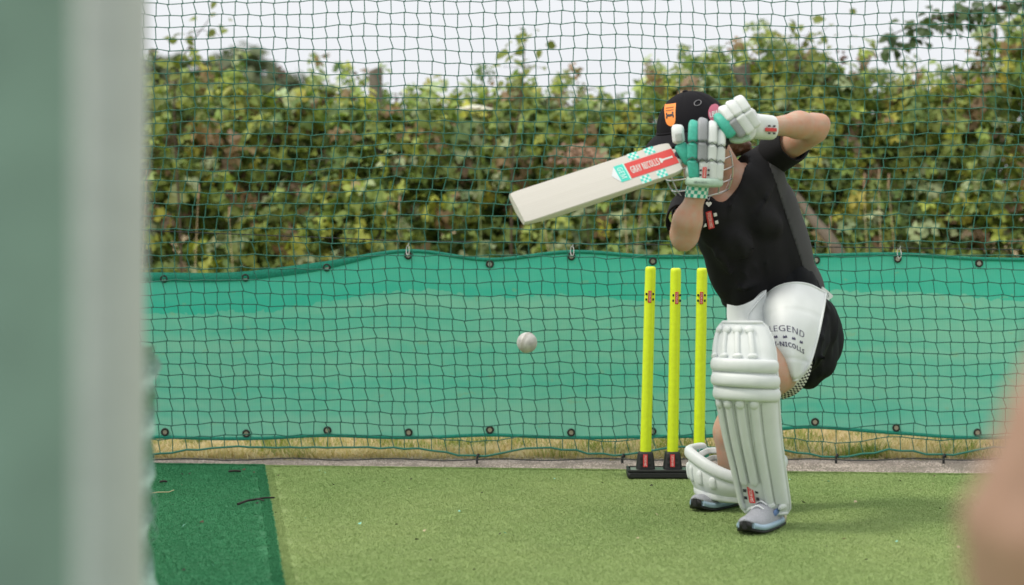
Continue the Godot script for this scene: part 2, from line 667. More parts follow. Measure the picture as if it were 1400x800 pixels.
func patch_mesh(blades: int, size: float, height: float, width: float, lean: float, sd: int) -> ArrayMesh:
	# a small square of carpet pile, every blade in its own tone
	var r := RandomNumberGenerator.new()
	r.seed = sd
	var v := PackedVector3Array()
	var idx := PackedInt32Array()
	var col := PackedColorArray()
	for k in blades:
		var a := r.randf() * TAU
		var b := Vector3(r.randf_range(-0.5, 0.5) * size, 0, r.randf_range(-0.5, 0.5) * size)
		var side := Vector3(cos(a), 0, sin(a)) * width * 0.5
		var out := Vector3(-sin(a), 0, cos(a)) * lean * r.randf_range(0.2, 1.3)
		var h := height * r.randf_range(0.5, 1.2)
		var t := r.randf_range(0.88, 1.12)
		var n := v.size()
		v.append_array([b - side, b + side, b + side * 0.5 + out + Vector3.UP * h, b - side * 0.5 + out + Vector3.UP * h])
		idx.append_array([n, n + 2, n + 1, n, n + 3, n + 2])
		for q in 4: col.append(Color(t, t * r.randf_range(0.96, 1.03), t))
	return mesh_of(v, idx, null, col)

func build_pile() -> void:
	# the short pile of the carpets
	var patches := []
	for k in 3: patches.append(patch_mesh(230, 0.058, 0.0030, 0.0015, 0.0026, 31 + k))
	var fringe := patch_mesh(22, 0.014, 0.0048, 0.0016, 0.0032, 36)
	var worn := FastNoiseLite.new()
	worn.seed = 9
	worn.frequency = 0.9
	worn.fractal_octaves = 3
	var at := [[], [], [], [], [], [], [], []]
	var col := []
	for k in 8: col.append(PackedColorArray())
	var tone := func(x: float, z: float, k: int) -> Color:
		var w := clampf(0.5 + 0.75 * worn.get_noise_2d(x, z * 0.6), 0.0, 1.0)
		var c := Color(0.240, 0.352, 0.122).lerp(Color(0.330, 0.425, 0.165), w) if k == 0 else Color(0.026, 0.195, 0.080).lerp(Color(0.044, 0.240, 0.102), w)
		return c * rng.randf_range(0.96, 1.04)
	var z := -9.0
	while z < -5.5:
		var x := -0.245 * -z
		while x < 0.245 * -z:
			var p := Vector3(x + rng.randf_range(-0.006, 0.006), 0.0, z + rng.randf_range(-0.006, 0.006))
			var d := p.x - seam(p.z)
			if p.z > turf_edge(p.x) + 0.028 and absf(d) > 0.034:
				var k := 1 if d < 0.0 else 0
				var s := rng.randi() % 3 + k * 3
				p.y = 0.001 if k == 0 else 0.004
				at[s].append(Transform3D(Basis(Vector3.UP, rng.randf() * TAU), p))
				col[s].append(tone.call(p.x, p.z, k))
			x += 0.042
		z += 0.042
	for i in 9500:
		var p := Vector3(0, 0, rng.randf_range(-8.95, -5.5))
		if i % 2 == 0:
			p.x = seam(p.z) + rng.randf_range(-0.025, 0.025)
		else:
			p.x = rng.randf_range(-0.245, 0.245) * 9.0
			p.z = turf_edge(p.x) + 0.006 + rng.randf() * 0.016
		if p.z < turf_edge(p.x) + 0.005: continue
		var d := p.x - seam(p.z)
		if absf(d) < 0.004: continue
		var k := 1 if d < 0.0 else 0
		p.y = 0.001 if k == 0 else 0.004
		at[6 + k].append(Transform3D(Basis(Vector3.UP, rng.randf() * TAU), p))
		col[6 + k].append(tone.call(p.x, p.z, k))
	for k in 2:
		var pile := thing("turf_pile" if k == 0 else "dark_turf_pile", "short worn yellow-green pile of the artificial turf" if k == 0 else "short dark green pile of the turf strip along the net", "turf")
		pile.set_meta("kind", "stuff")
		for s in 3: scatter(pile, "pile", patches[s], M.turf_blade, at[s + k * 3], col[s + k * 3])
		scatter(pile, "pile_edge", fringe, M.turf_blade, at[6 + k], col[6 + k])

func build_verge() -> void:
	# dry grass under and behind the net
	var tuft := blade_mesh(16, 0.055, 0.004, 0.05, 0.022, 33)
	var where := []
	var cols := PackedColorArray()
	var patch := FastNoiseLite.new()
	patch.seed = 4
	patch.frequency = 1.6
	for i in 6500:
		var z := -9.13 - 1.9 * pow(rng.randf(), 1.5)
		var x := rng.randf_range(-3.0, 3.6)
		var g := patch.get_noise_2d(x, z * 2.0) + rng.randfn(0, 0.16)
		var c := Color(0.80, 0.64, 0.40).lerp(Color(0.58, 0.44, 0.25), rng.randf())
		var tall := rng.randf_range(0.35, 1.0)
		if g > 0.26:
			c = Color(0.20, 0.27, 0.045).lerp(Color(0.34, 0.36, 0.08), rng.randf())
			tall *= 1.5
		where.append(Transform3D(Basis(Vector3.UP, rng.randf() * TAU) * Basis.from_scale(Vector3(1.0, tall, 1.0)), Vector3(x, -0.012, z)))
		cols.append(c)
	tag(scatter(self, "dry_grass", tuft, M.copies, where, cols), "straw coloured dry grass with green tufts behind the net", "grass", "", "stuff")
	# bare thatch between the blades
	var flat := blade_mesh(14, 0.012, 0.004, 0.05, 0.03, 34)
	where = []
	cols = PackedColorArray()
	for i in 3500:
		var z := -9.10 - 1.2 * pow(rng.randf(), 1.4)
		where.append(Transform3D(Basis(Vector3.UP, rng.randf() * TAU), Vector3(rng.randf_range(-2.6, 3.2), -0.010, z)))
		cols.append(Color(0.78, 0.63, 0.42).lerp(Color(0.55, 0.42, 0.27), rng.randf()))
	tag(scatter(self, "grass_thatch", flat, M.copies, where, cols), "flattened straw lying along the concrete edging", "grass", "", "stuff")

func build_gravel() -> void:
	# grit and small stones on the concrete edging
	var r := RandomNumberGenerator.new()
	r.seed = 39
	var v := PackedVector3Array()
	var idx := PackedInt32Array()
	for k in 40:
		var c := Vector3(r.randfn(0, 0.03), 0.0, r.randfn(0, 0.03))
		var s := r.randf_range(0.0015, 0.005)
		var n := v.size()
		for d in [Vector3(1, 0, 0.2), Vector3(-0.3, 0, 1), Vector3(-0.8, 0, -0.6), Vector3(0.4, 0, -0.9), Vector3(0.1, 0.8, 0.0)]: v.append(c + d * s * r.randf_range(0.7, 1.2))
		for f in [[0, 4, 1], [1, 4, 2], [2, 4, 3], [3, 4, 0]]: idx.append_array([n + f[0], n + f[1], n + f[2]])
	var stones := mesh_of(v, idx)
	var where := []
	var cols := PackedColorArray()
	for i in 900:
		var x := rng.randf_range(-2.4, 3.0)
		var z := rng.randf_range(-9.2, turf_edge(x) - 0.02)
		where.append(Transform3D(Basis(Vector3.UP, rng.randf() * TAU), Vector3(x, -0.006, z)))
		cols.append(Color(0.50, 0.43, 0.38).lerp(Color(0.20, 0.17, 0.15), rng.randf()))
	tag(scatter(self, "gravel", stones, M.turf_blade, where, cols), "loose grit on the concrete edging along the net", "gravel", "", "stuff")

func build_far_field() -> void:
	# a low green rise far behind the hedge on the left
	var m := ground_mat(lin(0.05, 0.075, 0.025), lin(0.12, 0.15, 0.06), 0.03, 0.01, 0.3, 5.0, 26)
	var hill := add_part(self, "hill", sheet(40, 20, func(u, v):
		var x := lerpf(-45.0, -4.0, u)
		var z := lerpf(-48.0, -80.0, v)
		return Vector3(x, 4.6 * sin(PI * u) * sin(PI * v) * (0.9 + 0.1 * sin(x * 0.9) * cos(z * 0.5)) - 0.3, z)), m)
	hill.set_meta("kind", "structure")

# ------------------------------------------------------------------ the nets

const NET_Z := -8.95

func net_point(i: int, j: int, n: FastNoiseLite, x0: float, sag: Array) -> Vector3:
	# knots of a square-hung 50 mm mesh, pulled out of true where it is tied
	var x := x0 + 0.0485 * i
	var t := j * 0.0447
	var low := 0.0
	for s in sag: low = maxf(low, exp(-pow((x - s) / 0.15, 2.0)))
	var y := 0.055 + t - 0.034 * low * maxf(0.0, 1.0 - t / 0.16)
	var pull := clampf((1.28 - y) / 0.46, 0.0, 1.0)
	pull = pull * pull * (3.0 - 2.0 * pull)
	y += 0.022 * pull * clampf((y - 0.3) / 0.5, 0.0, 1.0) * sin((y - 0.8) * 7.0)
	x -= 0.075 * pull - 0.03 * clampf((0.75 - y) / 0.7, 0.0, 1.0)
	var odd := 1.0 if (i + j) % 2 == 0 else -1.0
	x += odd * 0.0022 + n.get_noise_2d(i * 0.9, j * 0.9) * 0.012 + n.get_noise_2d(i * 7.0 + 300.0, j * 7.0) * 0.004
	y += odd * 0.0016 + n.get_noise_2d(i * 0.7 + 90.0, j * 0.9) * 0.016 + n.get_noise_2d(i * 7.0, j * 7.0 + 300.0) * 0.004
	return Vector3(x, y, NET_Z + n.get_noise_2d(i * 0.5, j * 0.5 + 50.0) * 0.014)

func strand(v: PackedVector3Array, idx: PackedInt32Array, a: Vector3, b: Vector3, r: float) -> void:
	var t := (b - a).normalized()
	var s := t.cross(Vector3(0.3, 0.2, 1.0)).normalized()
	var u := t.cross(s)
	var n := v.size()
	for q in [a, b]:
		for k in 4: v.append(q + (s * cos(TAU * k / 4.0) + u * sin(TAU * k / 4.0)) * r)
	for k in 4:
		var k2 := (k + 1) % 4
		idx.append_array([n + k, n + 4 + k, n + k2, n + k2, n + 4 + k, n + 4 + k2])

func net_mesh(cols: int, rows: int, at: Callable, r: float) -> ArrayMesh:
	var v := PackedVector3Array()
	var idx := PackedInt32Array()
	for j in rows + 1:
		for i in cols + 1:
			var p: Vector3 = at.call(i, j)
			if i < cols: strand(v, idx, p, at.call(i + 1, j), r)
			if j < rows: strand(v, idx, p + Vector3(0.0028, 0, 0), at.call(i, j + 1) - Vector3(0.0028, 0, 0), r)
			if i < cols and j < rows: strand(v, idx, p + Vector3(-0.0034, 0.0002, 0.0006), p + Vector3(0.0034, -0.0002, 0.0006), r * 1.35)
	return mesh_of(v, idx)

const TIES := [-1.96, -1.05, -0.085, 0.87, 1.27, 1.67, 2.6]

func tarp_edge(x: float, table: Array) -> float:
	for i in table.size() - 1:
		if x <= table[i + 1][0] or i == table.size() - 2:
			var a: Array = table[i]
			var b: Array = table[i + 1]
			var p: Array = table[maxi(i - 1, 0)]
			var q: Array = table[mini(i + 2, table.size() - 1)]
			return cubic_interpolate(a[1], b[1], p[1], q[1], clampf((x - a[0]) / (b[0] - a[0]), 0.0, 1.0))
	return 0.0

const TARP_TOP := [[-1.9, 0.70], [-1.345, 0.702], [-1.04, 0.703], [-0.71, 0.742], [-0.39, 0.789], [-0.086, 0.757], [0.222, 0.786], [0.525, 0.768], [0.83, 0.770], [1.14, 0.772], [1.44, 0.777], [1.74, 0.760], [2.04, 0.758], [2.6, 0.775], [3.2, 0.76]]
const TARP_BOTTOM := [[-1.9, 0.082], [-1.345, 0.084], [-1.0, 0.078], [-0.7, 0.090], [-0.39, 0.082], [-0.086, 0.092], [0.222, 0.082], [0.525, 0.086], [0.83, 0.092], [1.09, 0.122], [1.44, 0.100], [1.74, 0.082], [2.04, 0.088], [3.2, 0.086]]

func tarp_z(x: float, k: float, n: FastNoiseLite) -> float:
	return -9.005 + n.get_noise_2d(x * 1.0, k * 0.5) * 0.016 + 0.004 * sin(x * 20.6) * k

func tarp_image() -> ImageTexture:
	# woven shade cloth, paler in streaks and patches
	var w := 1536
	var h := 320
	var im := Image.create(w, h, false, Image.FORMAT_RGBA8)
	var a := FastNoiseLite.new()
	a.seed = 71
	a.frequency = 0.012
	a.fractal_octaves = 4
	var b := FastNoiseLite.new()
	b.seed = 72
	b.frequency = 0.05
	b.fractal_octaves = 3
	for y in h:
		for x in w:
			var v := float(y) / h                          # 0 at the foot, 1 at the top
			var streak := a.get_noise_2d(x * 0.06, y * 1.5)
			var patch := a.get_noise_2d(x * 0.25 + 900.0, y * 0.6)
			var fleck := b.get_noise_2d(x, y)
			var paleness := 0.66 + 0.36 * streak + 0.26 * patch + 0.14 * fleck
			# deeper teal along the top, paler below, with a ragged line between
			paleness = clampf(paleness * 1.15, 0.0, 1.0) if v < 0.77 + 0.05 * patch + 0.02 * fleck else clampf(paleness * 0.45 - 0.10, 0.0, 1.0)
			var weave := 0.94 + 0.06 * ((x + y) % 2) - (0.04 if x % 3 == 0 else 0.0)
			var c := Color(0.035, 0.67, 0.49).lerp(Color(0.30, 0.77, 0.57), paleness)
			if b.get_noise_2d(x * 0.6 + 40.0, y * 0.6) > 0.60: c = c.lerp(Color(0.45, 0.60, 0.30), 0.25)
			c = Color(c.r * weave, c.g * weave, c.b * weave)
			im.set_pixel(x, h - 1 - y, c.linear_to_srgb())
	return ImageTexture.create_from_image(im)

func build_back_net() -> void:
	var n := FastNoiseLite.new()
	n.seed = 61
	n.frequency = 0.12
	var net := thing("back_net", "green knotted cricket netting hanging across the far end of the lane", "net", Vector3(0.8, 0, NET_Z))
	var twine := mat(0.015, 0.135, 0.095, 0.5)
	var pegs := [-1.30, -0.085, 0.455, 1.25, 1.65, 2.5]
	add_part(net, "netting", net_mesh(99, 56, func(i, j): return net_point(i, j, n, -1.56, pegs), 0.00185), twine)
	var rope := PackedVector3Array()
	for i in 100 * 3:
		var a := net_point(i / 3, 0, n, -1.56, pegs)
		var b := net_point(i / 3 + 1, 0, n, -1.56, pegs)
		rope.append(a.lerp(b, (i % 3) / 3.0))
	add_part(net, "bottom_rope", tube(rope, 0.0042, 0.0042, 6), M.rope)
	var top := PackedVector3Array()
	for i in 100: top.append(net_point(i, 56, n, -1.56, pegs))
	add_part(net, "top_rope", tube(top, 0.005, 0.005, 6), M.rope)
	# pegs along the edge and the wire they hold down
	var steel := mat(0.02, 0.022, 0.022, 0.6, 0.3)
	for x in pegs:
		var p := thing("ground_peg", "short black peg holding the net's bottom rope to the ground", "peg", Vector3(x - 0.045, -0.006, NET_Z + 0.012), "pegs along the foot of the net")
		var b := p.position
		add_part(p, "stem", tube(PackedVector3Array([b + Vector3(0, -0.03, 0), b + Vector3(0, 0.012, 0), b + Vector3(0.001, 0.026, 0)]), 0.005, 0.0045, 7), steel)
		add_part(p, "hook", tube(smooth_path(PackedVector3Array([b + Vector3(0.001, 0.026, 0), b + Vector3(0.004, 0.034, -0.005), b + Vector3(0.008, 0.030, -0.010), b + Vector3(0.009, 0.022, -0.012)]), 4), 0.0045, 0.004, 7), steel)
	var low := PackedVector3Array()
	for i in 60: low.append(Vector3(-1.7 + i * 0.08, 0.014 + 0.004 * sin(i * 1.3), NET_Z + 0.045 + 0.01 * sin(i * 0.4)))
	tag(add_part(self, "ground_wire", tube(low, 0.0025, 0.0025, 6), M.wire), "thin dark wire along the concrete edging at the net's foot", "wire")
	var high := PackedVector3Array()
	for i in 60:
		var x := -1.7 + i * 0.08
		high.append(Vector3(x, (0.860 - (x + 1.35) * 0.040) if x < -0.38 else 0.821 - (x + 0.38) * 0.014, NET_Z - 0.035))
	tag(add_part(self, "straining_wire", tube(high, 0.0022, 0.0022, 6), M.wire), "thin dark wire strung above the top of the teal screen", "wire")
	# the screen
	var cloth := StandardMaterial3D.new()
	cloth.albedo_texture = tarp_image()
	cloth.texture_repeat = false
	cloth.roughness = 0.75
	cloth.backlight_enabled = true
	cloth.backlight = lin(0.08, 0.14, 0.11)
	var screen := thing("wind_screen", "pale teal shade cloth screen laced behind the foot of the net", "screen", Vector3(0.7, 0.08, -9.005))
	add_part(screen, "cloth", sheet(300, 50, func(u, v):
		var x := lerpf(-1.9, 3.2, u)
		var y := lerpf(tarp_edge(x, TARP_TOP), tarp_edge(x, TARP_BOTTOM), v)
		return Vector3(x, y, tarp_z(x, v, n)), 0.0012), cloth)
	var hem := grain(mat(0.012, 0.36, 0.245, 0.7), 0.06, 0.75, 1.0, 6.0, 0.05, 63)
	add_part(screen, "top_hem", sheet(300, 5, func(u, v):
		var x := lerpf(-1.9, 3.2, u)
		var d := 0.034 if x < -0.75 else lerpf(0.034, 0.014, clampf((x + 0.75) / 0.3, 0.0, 1.0))
		return Vector3(x, tarp_edge(x, TARP_TOP) + 0.002 - v * d, tarp_z(x, v * 0.05, n) + 0.003 + 0.004 * sin(PI * v)), 0.002), hem)
	add_part(screen, "bottom_hem", sheet(300, 4, func(u, v):
		var x := lerpf(-1.9, 3.2, u)
		return Vector3(x, tarp_edge(x, TARP_BOTTOM) + 0.009 - v * 0.013, tarp_z(x, 1.0, n) + 0.003 + 0.003 * sin(PI * v)), 0.002), hem)
	var ring := TorusMesh.new()
	ring.inner_radius = 0.0075
	ring.outer_radius = 0.0155
	ring.rings = 18
	ring.ring_segments = 8
	var hole := CylinderMesh.new()
	hole.top_radius = 0.0085
	hole.bottom_radius = 0.0085
	hole.height = 0.0025
	hole.radial_segments = 14
	var dark_brass := mat(0.05, 0.05, 0.045, 0.4, 0.7)
	var peep := mat(0.50, 0.44, 0.33, 0.4, 0.6)
	for k in 13:
		var x := -1.3 + 0.3043 * k
		for e in 2:
			var y := tarp_edge(x, TARP_TOP) - 0.022 if e == 0 else tarp_edge(x, TARP_BOTTOM) + 0.022
			var o := add_part(screen, "grommet", ring, dark_brass)
			o.transform = Transform3D(Basis(Vector3.RIGHT, PI / 2), Vector3(x, y, tarp_z(x, float(e), n) + 0.004) - screen.position)
			var i := add_part(o, "eyelet", hole, peep if e == 1 else M.brass)
			i.position = Vector3.ZERO
	for x in [-0.39, 0.222, 1.44, 2.66]:
		var y := tarp_edge(x, TARP_TOP) - 0.02
		var t := thing("lacing_hook", "white cable tie holding a teal screen eyelet up to the wire", "cable tie", Vector3(x, y, NET_Z - 0.03), "ties along the top of the screen")
		var loop := PackedVector3Array()
		for k in 17: loop.append(Vector3(x + 0.006 * cos(TAU * k / 16.0) + 0.002, y + 0.018 + 0.018 * sin(TAU * k / 16.0), NET_Z - 0.032 + 0.010 * cos(TAU * k / 16.0 + 0.6)))
		add_part(t, "loop", tube(loop, 0.0018, 0.0018, 6), M.white_print)
		add_part(t, "tail", tube(PackedVector3Array([Vector3(x + 0.003, y + 0.034, NET_Z - 0.03), Vector3(x + 0.006, y + 0.046, NET_Z - 0.027)]), 0.002, 0.0016, 6), M.white_print)

func build_side_net() -> void:
	# the post at the mouth of the lane and the side netting that runs away behind it
	var foot := Vector3(-0.478, 0, -2.8)
	var post := thing("net_post", "tall grey galvanised post out of focus at the net's side", "post", foot)
	var zinc := grain(mat(0.47, 0.50, 0.505, 0.5, 0.05), 0.02, 0.96, 1.0, 2.0, 0.0, 64)
	var rings := []
	for st in [[0.0, 0.054], [0.02, 0.054], [2.6, 0.054], [2.615, 0.040], [2.62, 0.01]]:
		var ring := PackedVector3Array()
		for k in 36: ring.append(foot + Vector3(cos(TAU * k / 36.0) * st[1] + 0.014 * (st[0] - 1.04), st[0], sin(TAU * k / 36.0) * st[1]))
		rings.append(ring)
	add_part(post, "tube", loft(rings), zinc)
	rings = []
	for st in [[0.0, 0.09], [0.012, 0.09], [0.016, 0.08]]:
		var ring := PackedVector3Array()
		for k in 24: ring.append(foot + Vector3(cos(TAU * k / 24.0) * st[1], st[0] + 0.004, sin(TAU * k / 24.0) * st[1]))
		rings.append(ring)
	add_part(post, "base_plate", loft(rings), zinc)
	# screen cloth laced to the near side of the post
	var cloth := grain(mat(0.235, 0.36, 0.315, 0.8), 0.02, 0.8, 1.0, 2.0, 0.0, 65)
	var near := thing("side_screen", "grey-green screen cloth hanging out of focus before the grey post", "screen", Vector3(-0.30, 0, -1.32))
	add_part(near, "cloth", sheet(40, 60, func(u, v):
		return Vector3(lerpf(-0.248, -0.62, u) + 0.003 * sin(v * 5.0), lerpf(2.1, 0.03, v), lerpf(-1.36, -1.20, u) + 0.012 * sin(u * 16.0) + 0.005 * sin(v * 9.0 + u * 4.0)), 0.0015), cloth)
	add_part(near, "hem", tube(PackedVector3Array([Vector3(-0.25, 2.1, -1.36), Vector3(-0.43, 2.1, -1.28), Vector3(-0.62, 2.1, -1.20)]), 0.006, 0.006, 8), cloth)
	# side netting, seen edge on behind the post
	var n := FastNoiseLite.new()
	n.seed = 66
	n.frequency = 0.15
	var a := Vector3(-0.50, 0, -2.9)
	var b := Vector3(-1.42, 0, -8.95)
	var along := (b - a).normalized()
	var out := Vector3(along.z, 0, -along.x)
	var side := thing("side_net", "dark green side netting running back from the grey post to the corner", "net", a)
	add_part(side, "netting", net_mesh(120, 48, func(i, j):
		var s: float = i * 0.051
		return a + along * s + Vector3.UP * (0.05 + j * 0.05 + 0.012 * n.get_noise_2d(i, j)) + out * (0.02 * n.get_noise_2d(i * 0.6, j * 0.6 + 70.0)), 0.0014), M.rope)
	# the torn pale edge of old cloth that shows past the post
	var pale := grain(mat(0.42, 0.62, 0.55, 0.8), 0.05, 0.75, 1.0, 5.0, 0.0, 67)
	pale.backlight_enabled = true
	pale.backlight = lin(0.3, 0.4, 0.35)
	var rag := thing("torn_cloth", "torn strip of pale teal cloth fraying beside the grey post", "cloth", Vector3(-0.78, 0.02, -5.0))
	add_part(rag, "strip", sheet(6, 90, func(u, v):
		var y: float = lerpf(0.70, 0.03, v)
		var edge := 0.012 + 0.014 * n.get_noise_1d(v * 60.0) + 0.016 * exp(-pow((v - 0.78) / 0.07, 2.0)) + 0.012 * exp(-pow((v - 0.05) / 0.05, 2.0)) - 0.010 * exp(-pow((v - 0.55) / 0.1, 2.0))
		return Vector3(lerpf(-0.84, -0.757 + edge, u), y, -5.0 + 0.012 * sin(v * 40.0 + u * 3.0)), 0.001), pale)
	for k in 9:
		var y := [0.69, 0.66, 0.645, 0.62, 0.40, 0.37, 0.345, 0.16, 0.12][k] as float
		var p := Vector3(-0.756 + rng.randf_range(-0.004, 0.006), y, -5.0)
		var path := PackedVector3Array([p, p + Vector3(0.010, -0.012, 0.004), p + Vector3(0.016 + rng.randf_range(-0.006, 0.008), -0.035, 0.0), p + Vector3(0.008 + rng.randf_range(-0.01, 0.01), -0.06, 0.0)])
		add_part(rag, "thread", tube(smooth_path(path, 5), 0.0018, 0.0008, 5), pale)

# ------------------------------------------------------------------ the hedge

func leaf_mesh(leaflets: int, length: float, sd: int) -> ArrayMesh:
	# ovate leaflets with a folded midrib and a drooping tip, on one stalk
	var r := RandomNumberGenerator.new()
	r.seed = sd
	var v := PackedVector3Array()
	var idx := PackedInt32Array()
	for k in leaflets:
		var turn := 0.0 if leaflets == 1 else [0.0, 1.15, -1.15, 2.2, -2.2][k] as float
		var l := length * (1.0 if k == 0 else 0.82) * r.randf_range(0.9, 1.1)
		var w := l * r.randf_range(0.30, 0.38)
		var d := Vector3(sin(turn), 0, cos(turn))
		var s := Vector3(d.z, 0, -d.x)
		var o := d * length * 0.12
		var droop := r.randf_range(0.10, 0.28) * l
		var n := v.size()
		v.append_array([o, o + d * l * 0.34 + Vector3.UP * l * 0.03, o + d * l * 0.72 - Vector3.UP * droop * 0.4, o + d * l - Vector3.UP * droop])
		for sgn in [-1.0, 1.0]:
			v.append_array([o + d * l * 0.28 + s * sgn * w * 0.92 + Vector3.UP * l * 0.12, o + d * l * 0.62 + s * sgn * w * 0.85 + Vector3.UP * (l * 0.09 - droop * 0.3)])
		idx.append_array([n, n + 4, n + 1, n + 1, n + 4, n + 5, n + 1, n + 5, n + 2, n + 2, n + 5, n + 3])
		idx.append_array([n, n + 1, n + 6, n + 1, n + 7, n + 6, n + 1, n + 2, n + 7, n + 2, n + 3, n + 7])
	return mesh_of(v, idx)

const LEAF_TONES := [Color(0.204, 0.287, 0.068), Color(0.288, 0.380, 0.096), Color(0.420, 0.480, 0.099), Color(0.126, 0.205, 0.061), Color(0.396, 0.468, 0.263), Color(0.276, 0.187, 0.099), Color(0.504, 0.491, 0.088), Color(0.228, 0.164, 0.099)]

func leaf_tone(mix: float) -> Color:
	var k := rng.randf()
	var c: Color = LEAF_TONES[0]
	if k < 0.24: c = LEAF_TONES[0]
	elif k < 0.48: c = LEAF_TONES[1]
	elif k < 0.60: c = LEAF_TONES[2]
	elif k < 0.74: c = LEAF_TONES[3]
	elif k < 0.84: c = LEAF_TONES[4]
	elif k < 0.87 + mix * 0.04: c = LEAF_TONES[5]
	elif k < 0.92 + mix * 0.03: c = LEAF_TONES[6]
	else: c = LEAF_TONES[7]
	var j := rng.randf_range(0.75, 1.3)
	return Color(c.r * j, c.g * j * rng.randf_range(0.94, 1.06), c.b * j)

func leaf_pose(p: Vector3, out: Vector3, s: float) -> Transform3D:
	# blades lie across the light: their upper side looks up and outwards
	var up := (out * 0.75 + Vector3.UP * 0.65 + Vector3(rng.randfn(0, 0.42), rng.randfn(0, 0.35), rng.randfn(0, 0.42))).normalized()
	var d := Vector3(rng.randfn(0, 1), rng.randfn(-0.25, 0.6), rng.randfn(0.3, 1))
	d = (d - up * d.dot(up)).normalized()
	return Transform3D(Basis(up.cross(d), up, d).scaled(Vector3.ONE * s), p)

func spray_mesh(leaf: ArrayMesh, count: int, radius: float, sd: int) -> ArrayMesh:
	# a few leaves on one twig, turned every way
	var keep := rng.state
	rng.seed = sd
	var src := leaf.surface_get_arrays(0)
	var sv: PackedVector3Array = src[Mesh.ARRAY_VERTEX]
	var si: PackedInt32Array = src[Mesh.ARRAY_INDEX]
	var v := PackedVector3Array()
	var idx := PackedInt32Array()
	var col := PackedColorArray()
	for k in count:
		var d := Vector3(rng.randfn(0, 1), rng.randfn(0.2, 0.8), rng.randfn(0, 1)).normalized()
		var t := leaf_pose(d * radius * rng.randf_range(0.4, 1.0), d, rng.randf_range(0.7, 1.25))
		var n := v.size()
		var j := rng.randf_range(0.75, 1.3)
		var y := rng.randf_range(0.9, 1.12)
		for q in sv:
			v.append(t * q)
			col.append(Color(j * y, j, j * rng.randf_range(0.9, 1.0)))
		for q in si: idx.append(n + q)
	rng.state = keep
	return mesh_of(v, idx, null, col)

func bush(called: String, label: String, x0: float, x1: float, height: Callable, z_front: Callable, clumps: int, per: int, leaf: Mesh, parts: int, group: String, sd: int, mix: float, canes: int) -> Node3D:
	rng.seed = sd
	var b := thing(called, label, "bush", Vector3((x0 + x1) * 0.5, -0.012, -14.4), group)
	var where := []
	var cols := PackedColorArray()
	var shown := []
	for c in clumps:
		var x := lerpf(x0, x1, rng.randf())
		var top: float = height.call(x)
		var k := pow(rng.randf(), 0.8)
		var y := lerpf(0.05, top - 0.08, k)
		var front: float = z_front.call(x, y / top)
		var depth := rng.randf()
		var centre := Vector3(x, y, front - 0.12 - 0.9 * depth * depth)
		var r := rng.randf_range(0.12, 0.31) * (1.0 if k < 0.9 else 0.7)
		for l in per / 4:
			var d := Vector3(rng.randfn(0, 1), rng.randfn(0.25, 1), rng.randfn(0.55, 1)).normalized()
			var p := centre + d * r * pow(rng.randf(), 0.35) * Vector3(1.15, 0.9, 1.0)
			if p.y < 0.0: continue
			var t := leaf_pose(p, d, rng.randf_range(0.5, 1.4))
			var col := leaf_tone(mix)
			where.append(t)
			cols.append(col)
	# shoots that stand out of the top
	for c in clumps / 4:
		var x := lerpf(x0, x1, rng.randf())
		var top: float = height.call(x)
		var foot := Vector3(x, top - 0.15, float(z_front.call(x, 1.0)) - rng.randf_range(0.05, 0.6))
		var lean := Vector3(rng.randfn(0, 0.5), 1.0, rng.randfn(0, 0.25)).normalized()
		var long := rng.randf_range(0.14, 0.40)
		for l in int(long * 16.0):
			where.append(leaf_pose(foot + lean * long * (0.3 + 0.7 * rng.randf()) + Vector3(rng.randfn(0, 0.025), 0, rng.randfn(0, 0.025)), Vector3(rng.randfn(0, 1), 0.5, 0.6).normalized(), rng.randf_range(0.45, 0.9)))
			cols.append(leaf_tone(mix) * 1.1)
	# the nearest leaves are singled out, the rest is one mass
	var order := range(where.size())
	order.sort_custom(func(p, q): return where[p].origin.z > where[q].origin.z)
	var single := {}
	var tints := []
	for t in LEAF_TONES:
		var m := mat(t.r, t.g, t.b, 0.6)
		m.backlight_enabled = true
		m.backlight = lin(0.45, 0.55, 0.25)
		tints.append(m)
	for k in mini(parts, order.size()):
		var i: int = order[k]
		single[i] = true
		var o := add_part(b, "leaf", leaf, tints[rng.randi() % 6])
		o.transform = Transform3D(where[i].basis, where[i].origin - b.position)
	var w2 := []
	var c2 := PackedColorArray()
	for i in where.size():
		if not single.has(i):
			w2.append(where[i])
			c2.append(cols[i])
	var third := [[], [], []]
	var tint := [PackedColorArray(), PackedColorArray(), PackedColorArray()]
	for i in w2.size():
		third[i % 3].append(w2[i])
		tint[i % 3].append(c2[i])
	for k in 3: scatter(b, "foliage", spray_mesh(leaf, 5, 0.080, sd * 10 + k), M.copies, third[k], tint[k])
	for k in canes:
		var x := lerpf(x0, x1, rng.randf())
		var z: float = z_front.call(x, 0.5) - rng.randf_range(0.05, 0.5)
		var p := Vector3(x, -0.012, z - 0.2)
		var bend := rng.randfn(0, 0.35)
		var top: float = height.call(x) * rng.randf_range(0.5, 0.9)
		add_part(b, "cane", tube(smooth_path(PackedVector3Array([p, p + Vector3(bend * 0.3, top * 0.45, 0.1), p + Vector3(bend, top, 0.15), p + Vector3(bend * 1.7, top * 1.0, 0.3)]), 6), 0.006, 0.0025, 6), M.bark)
	return b

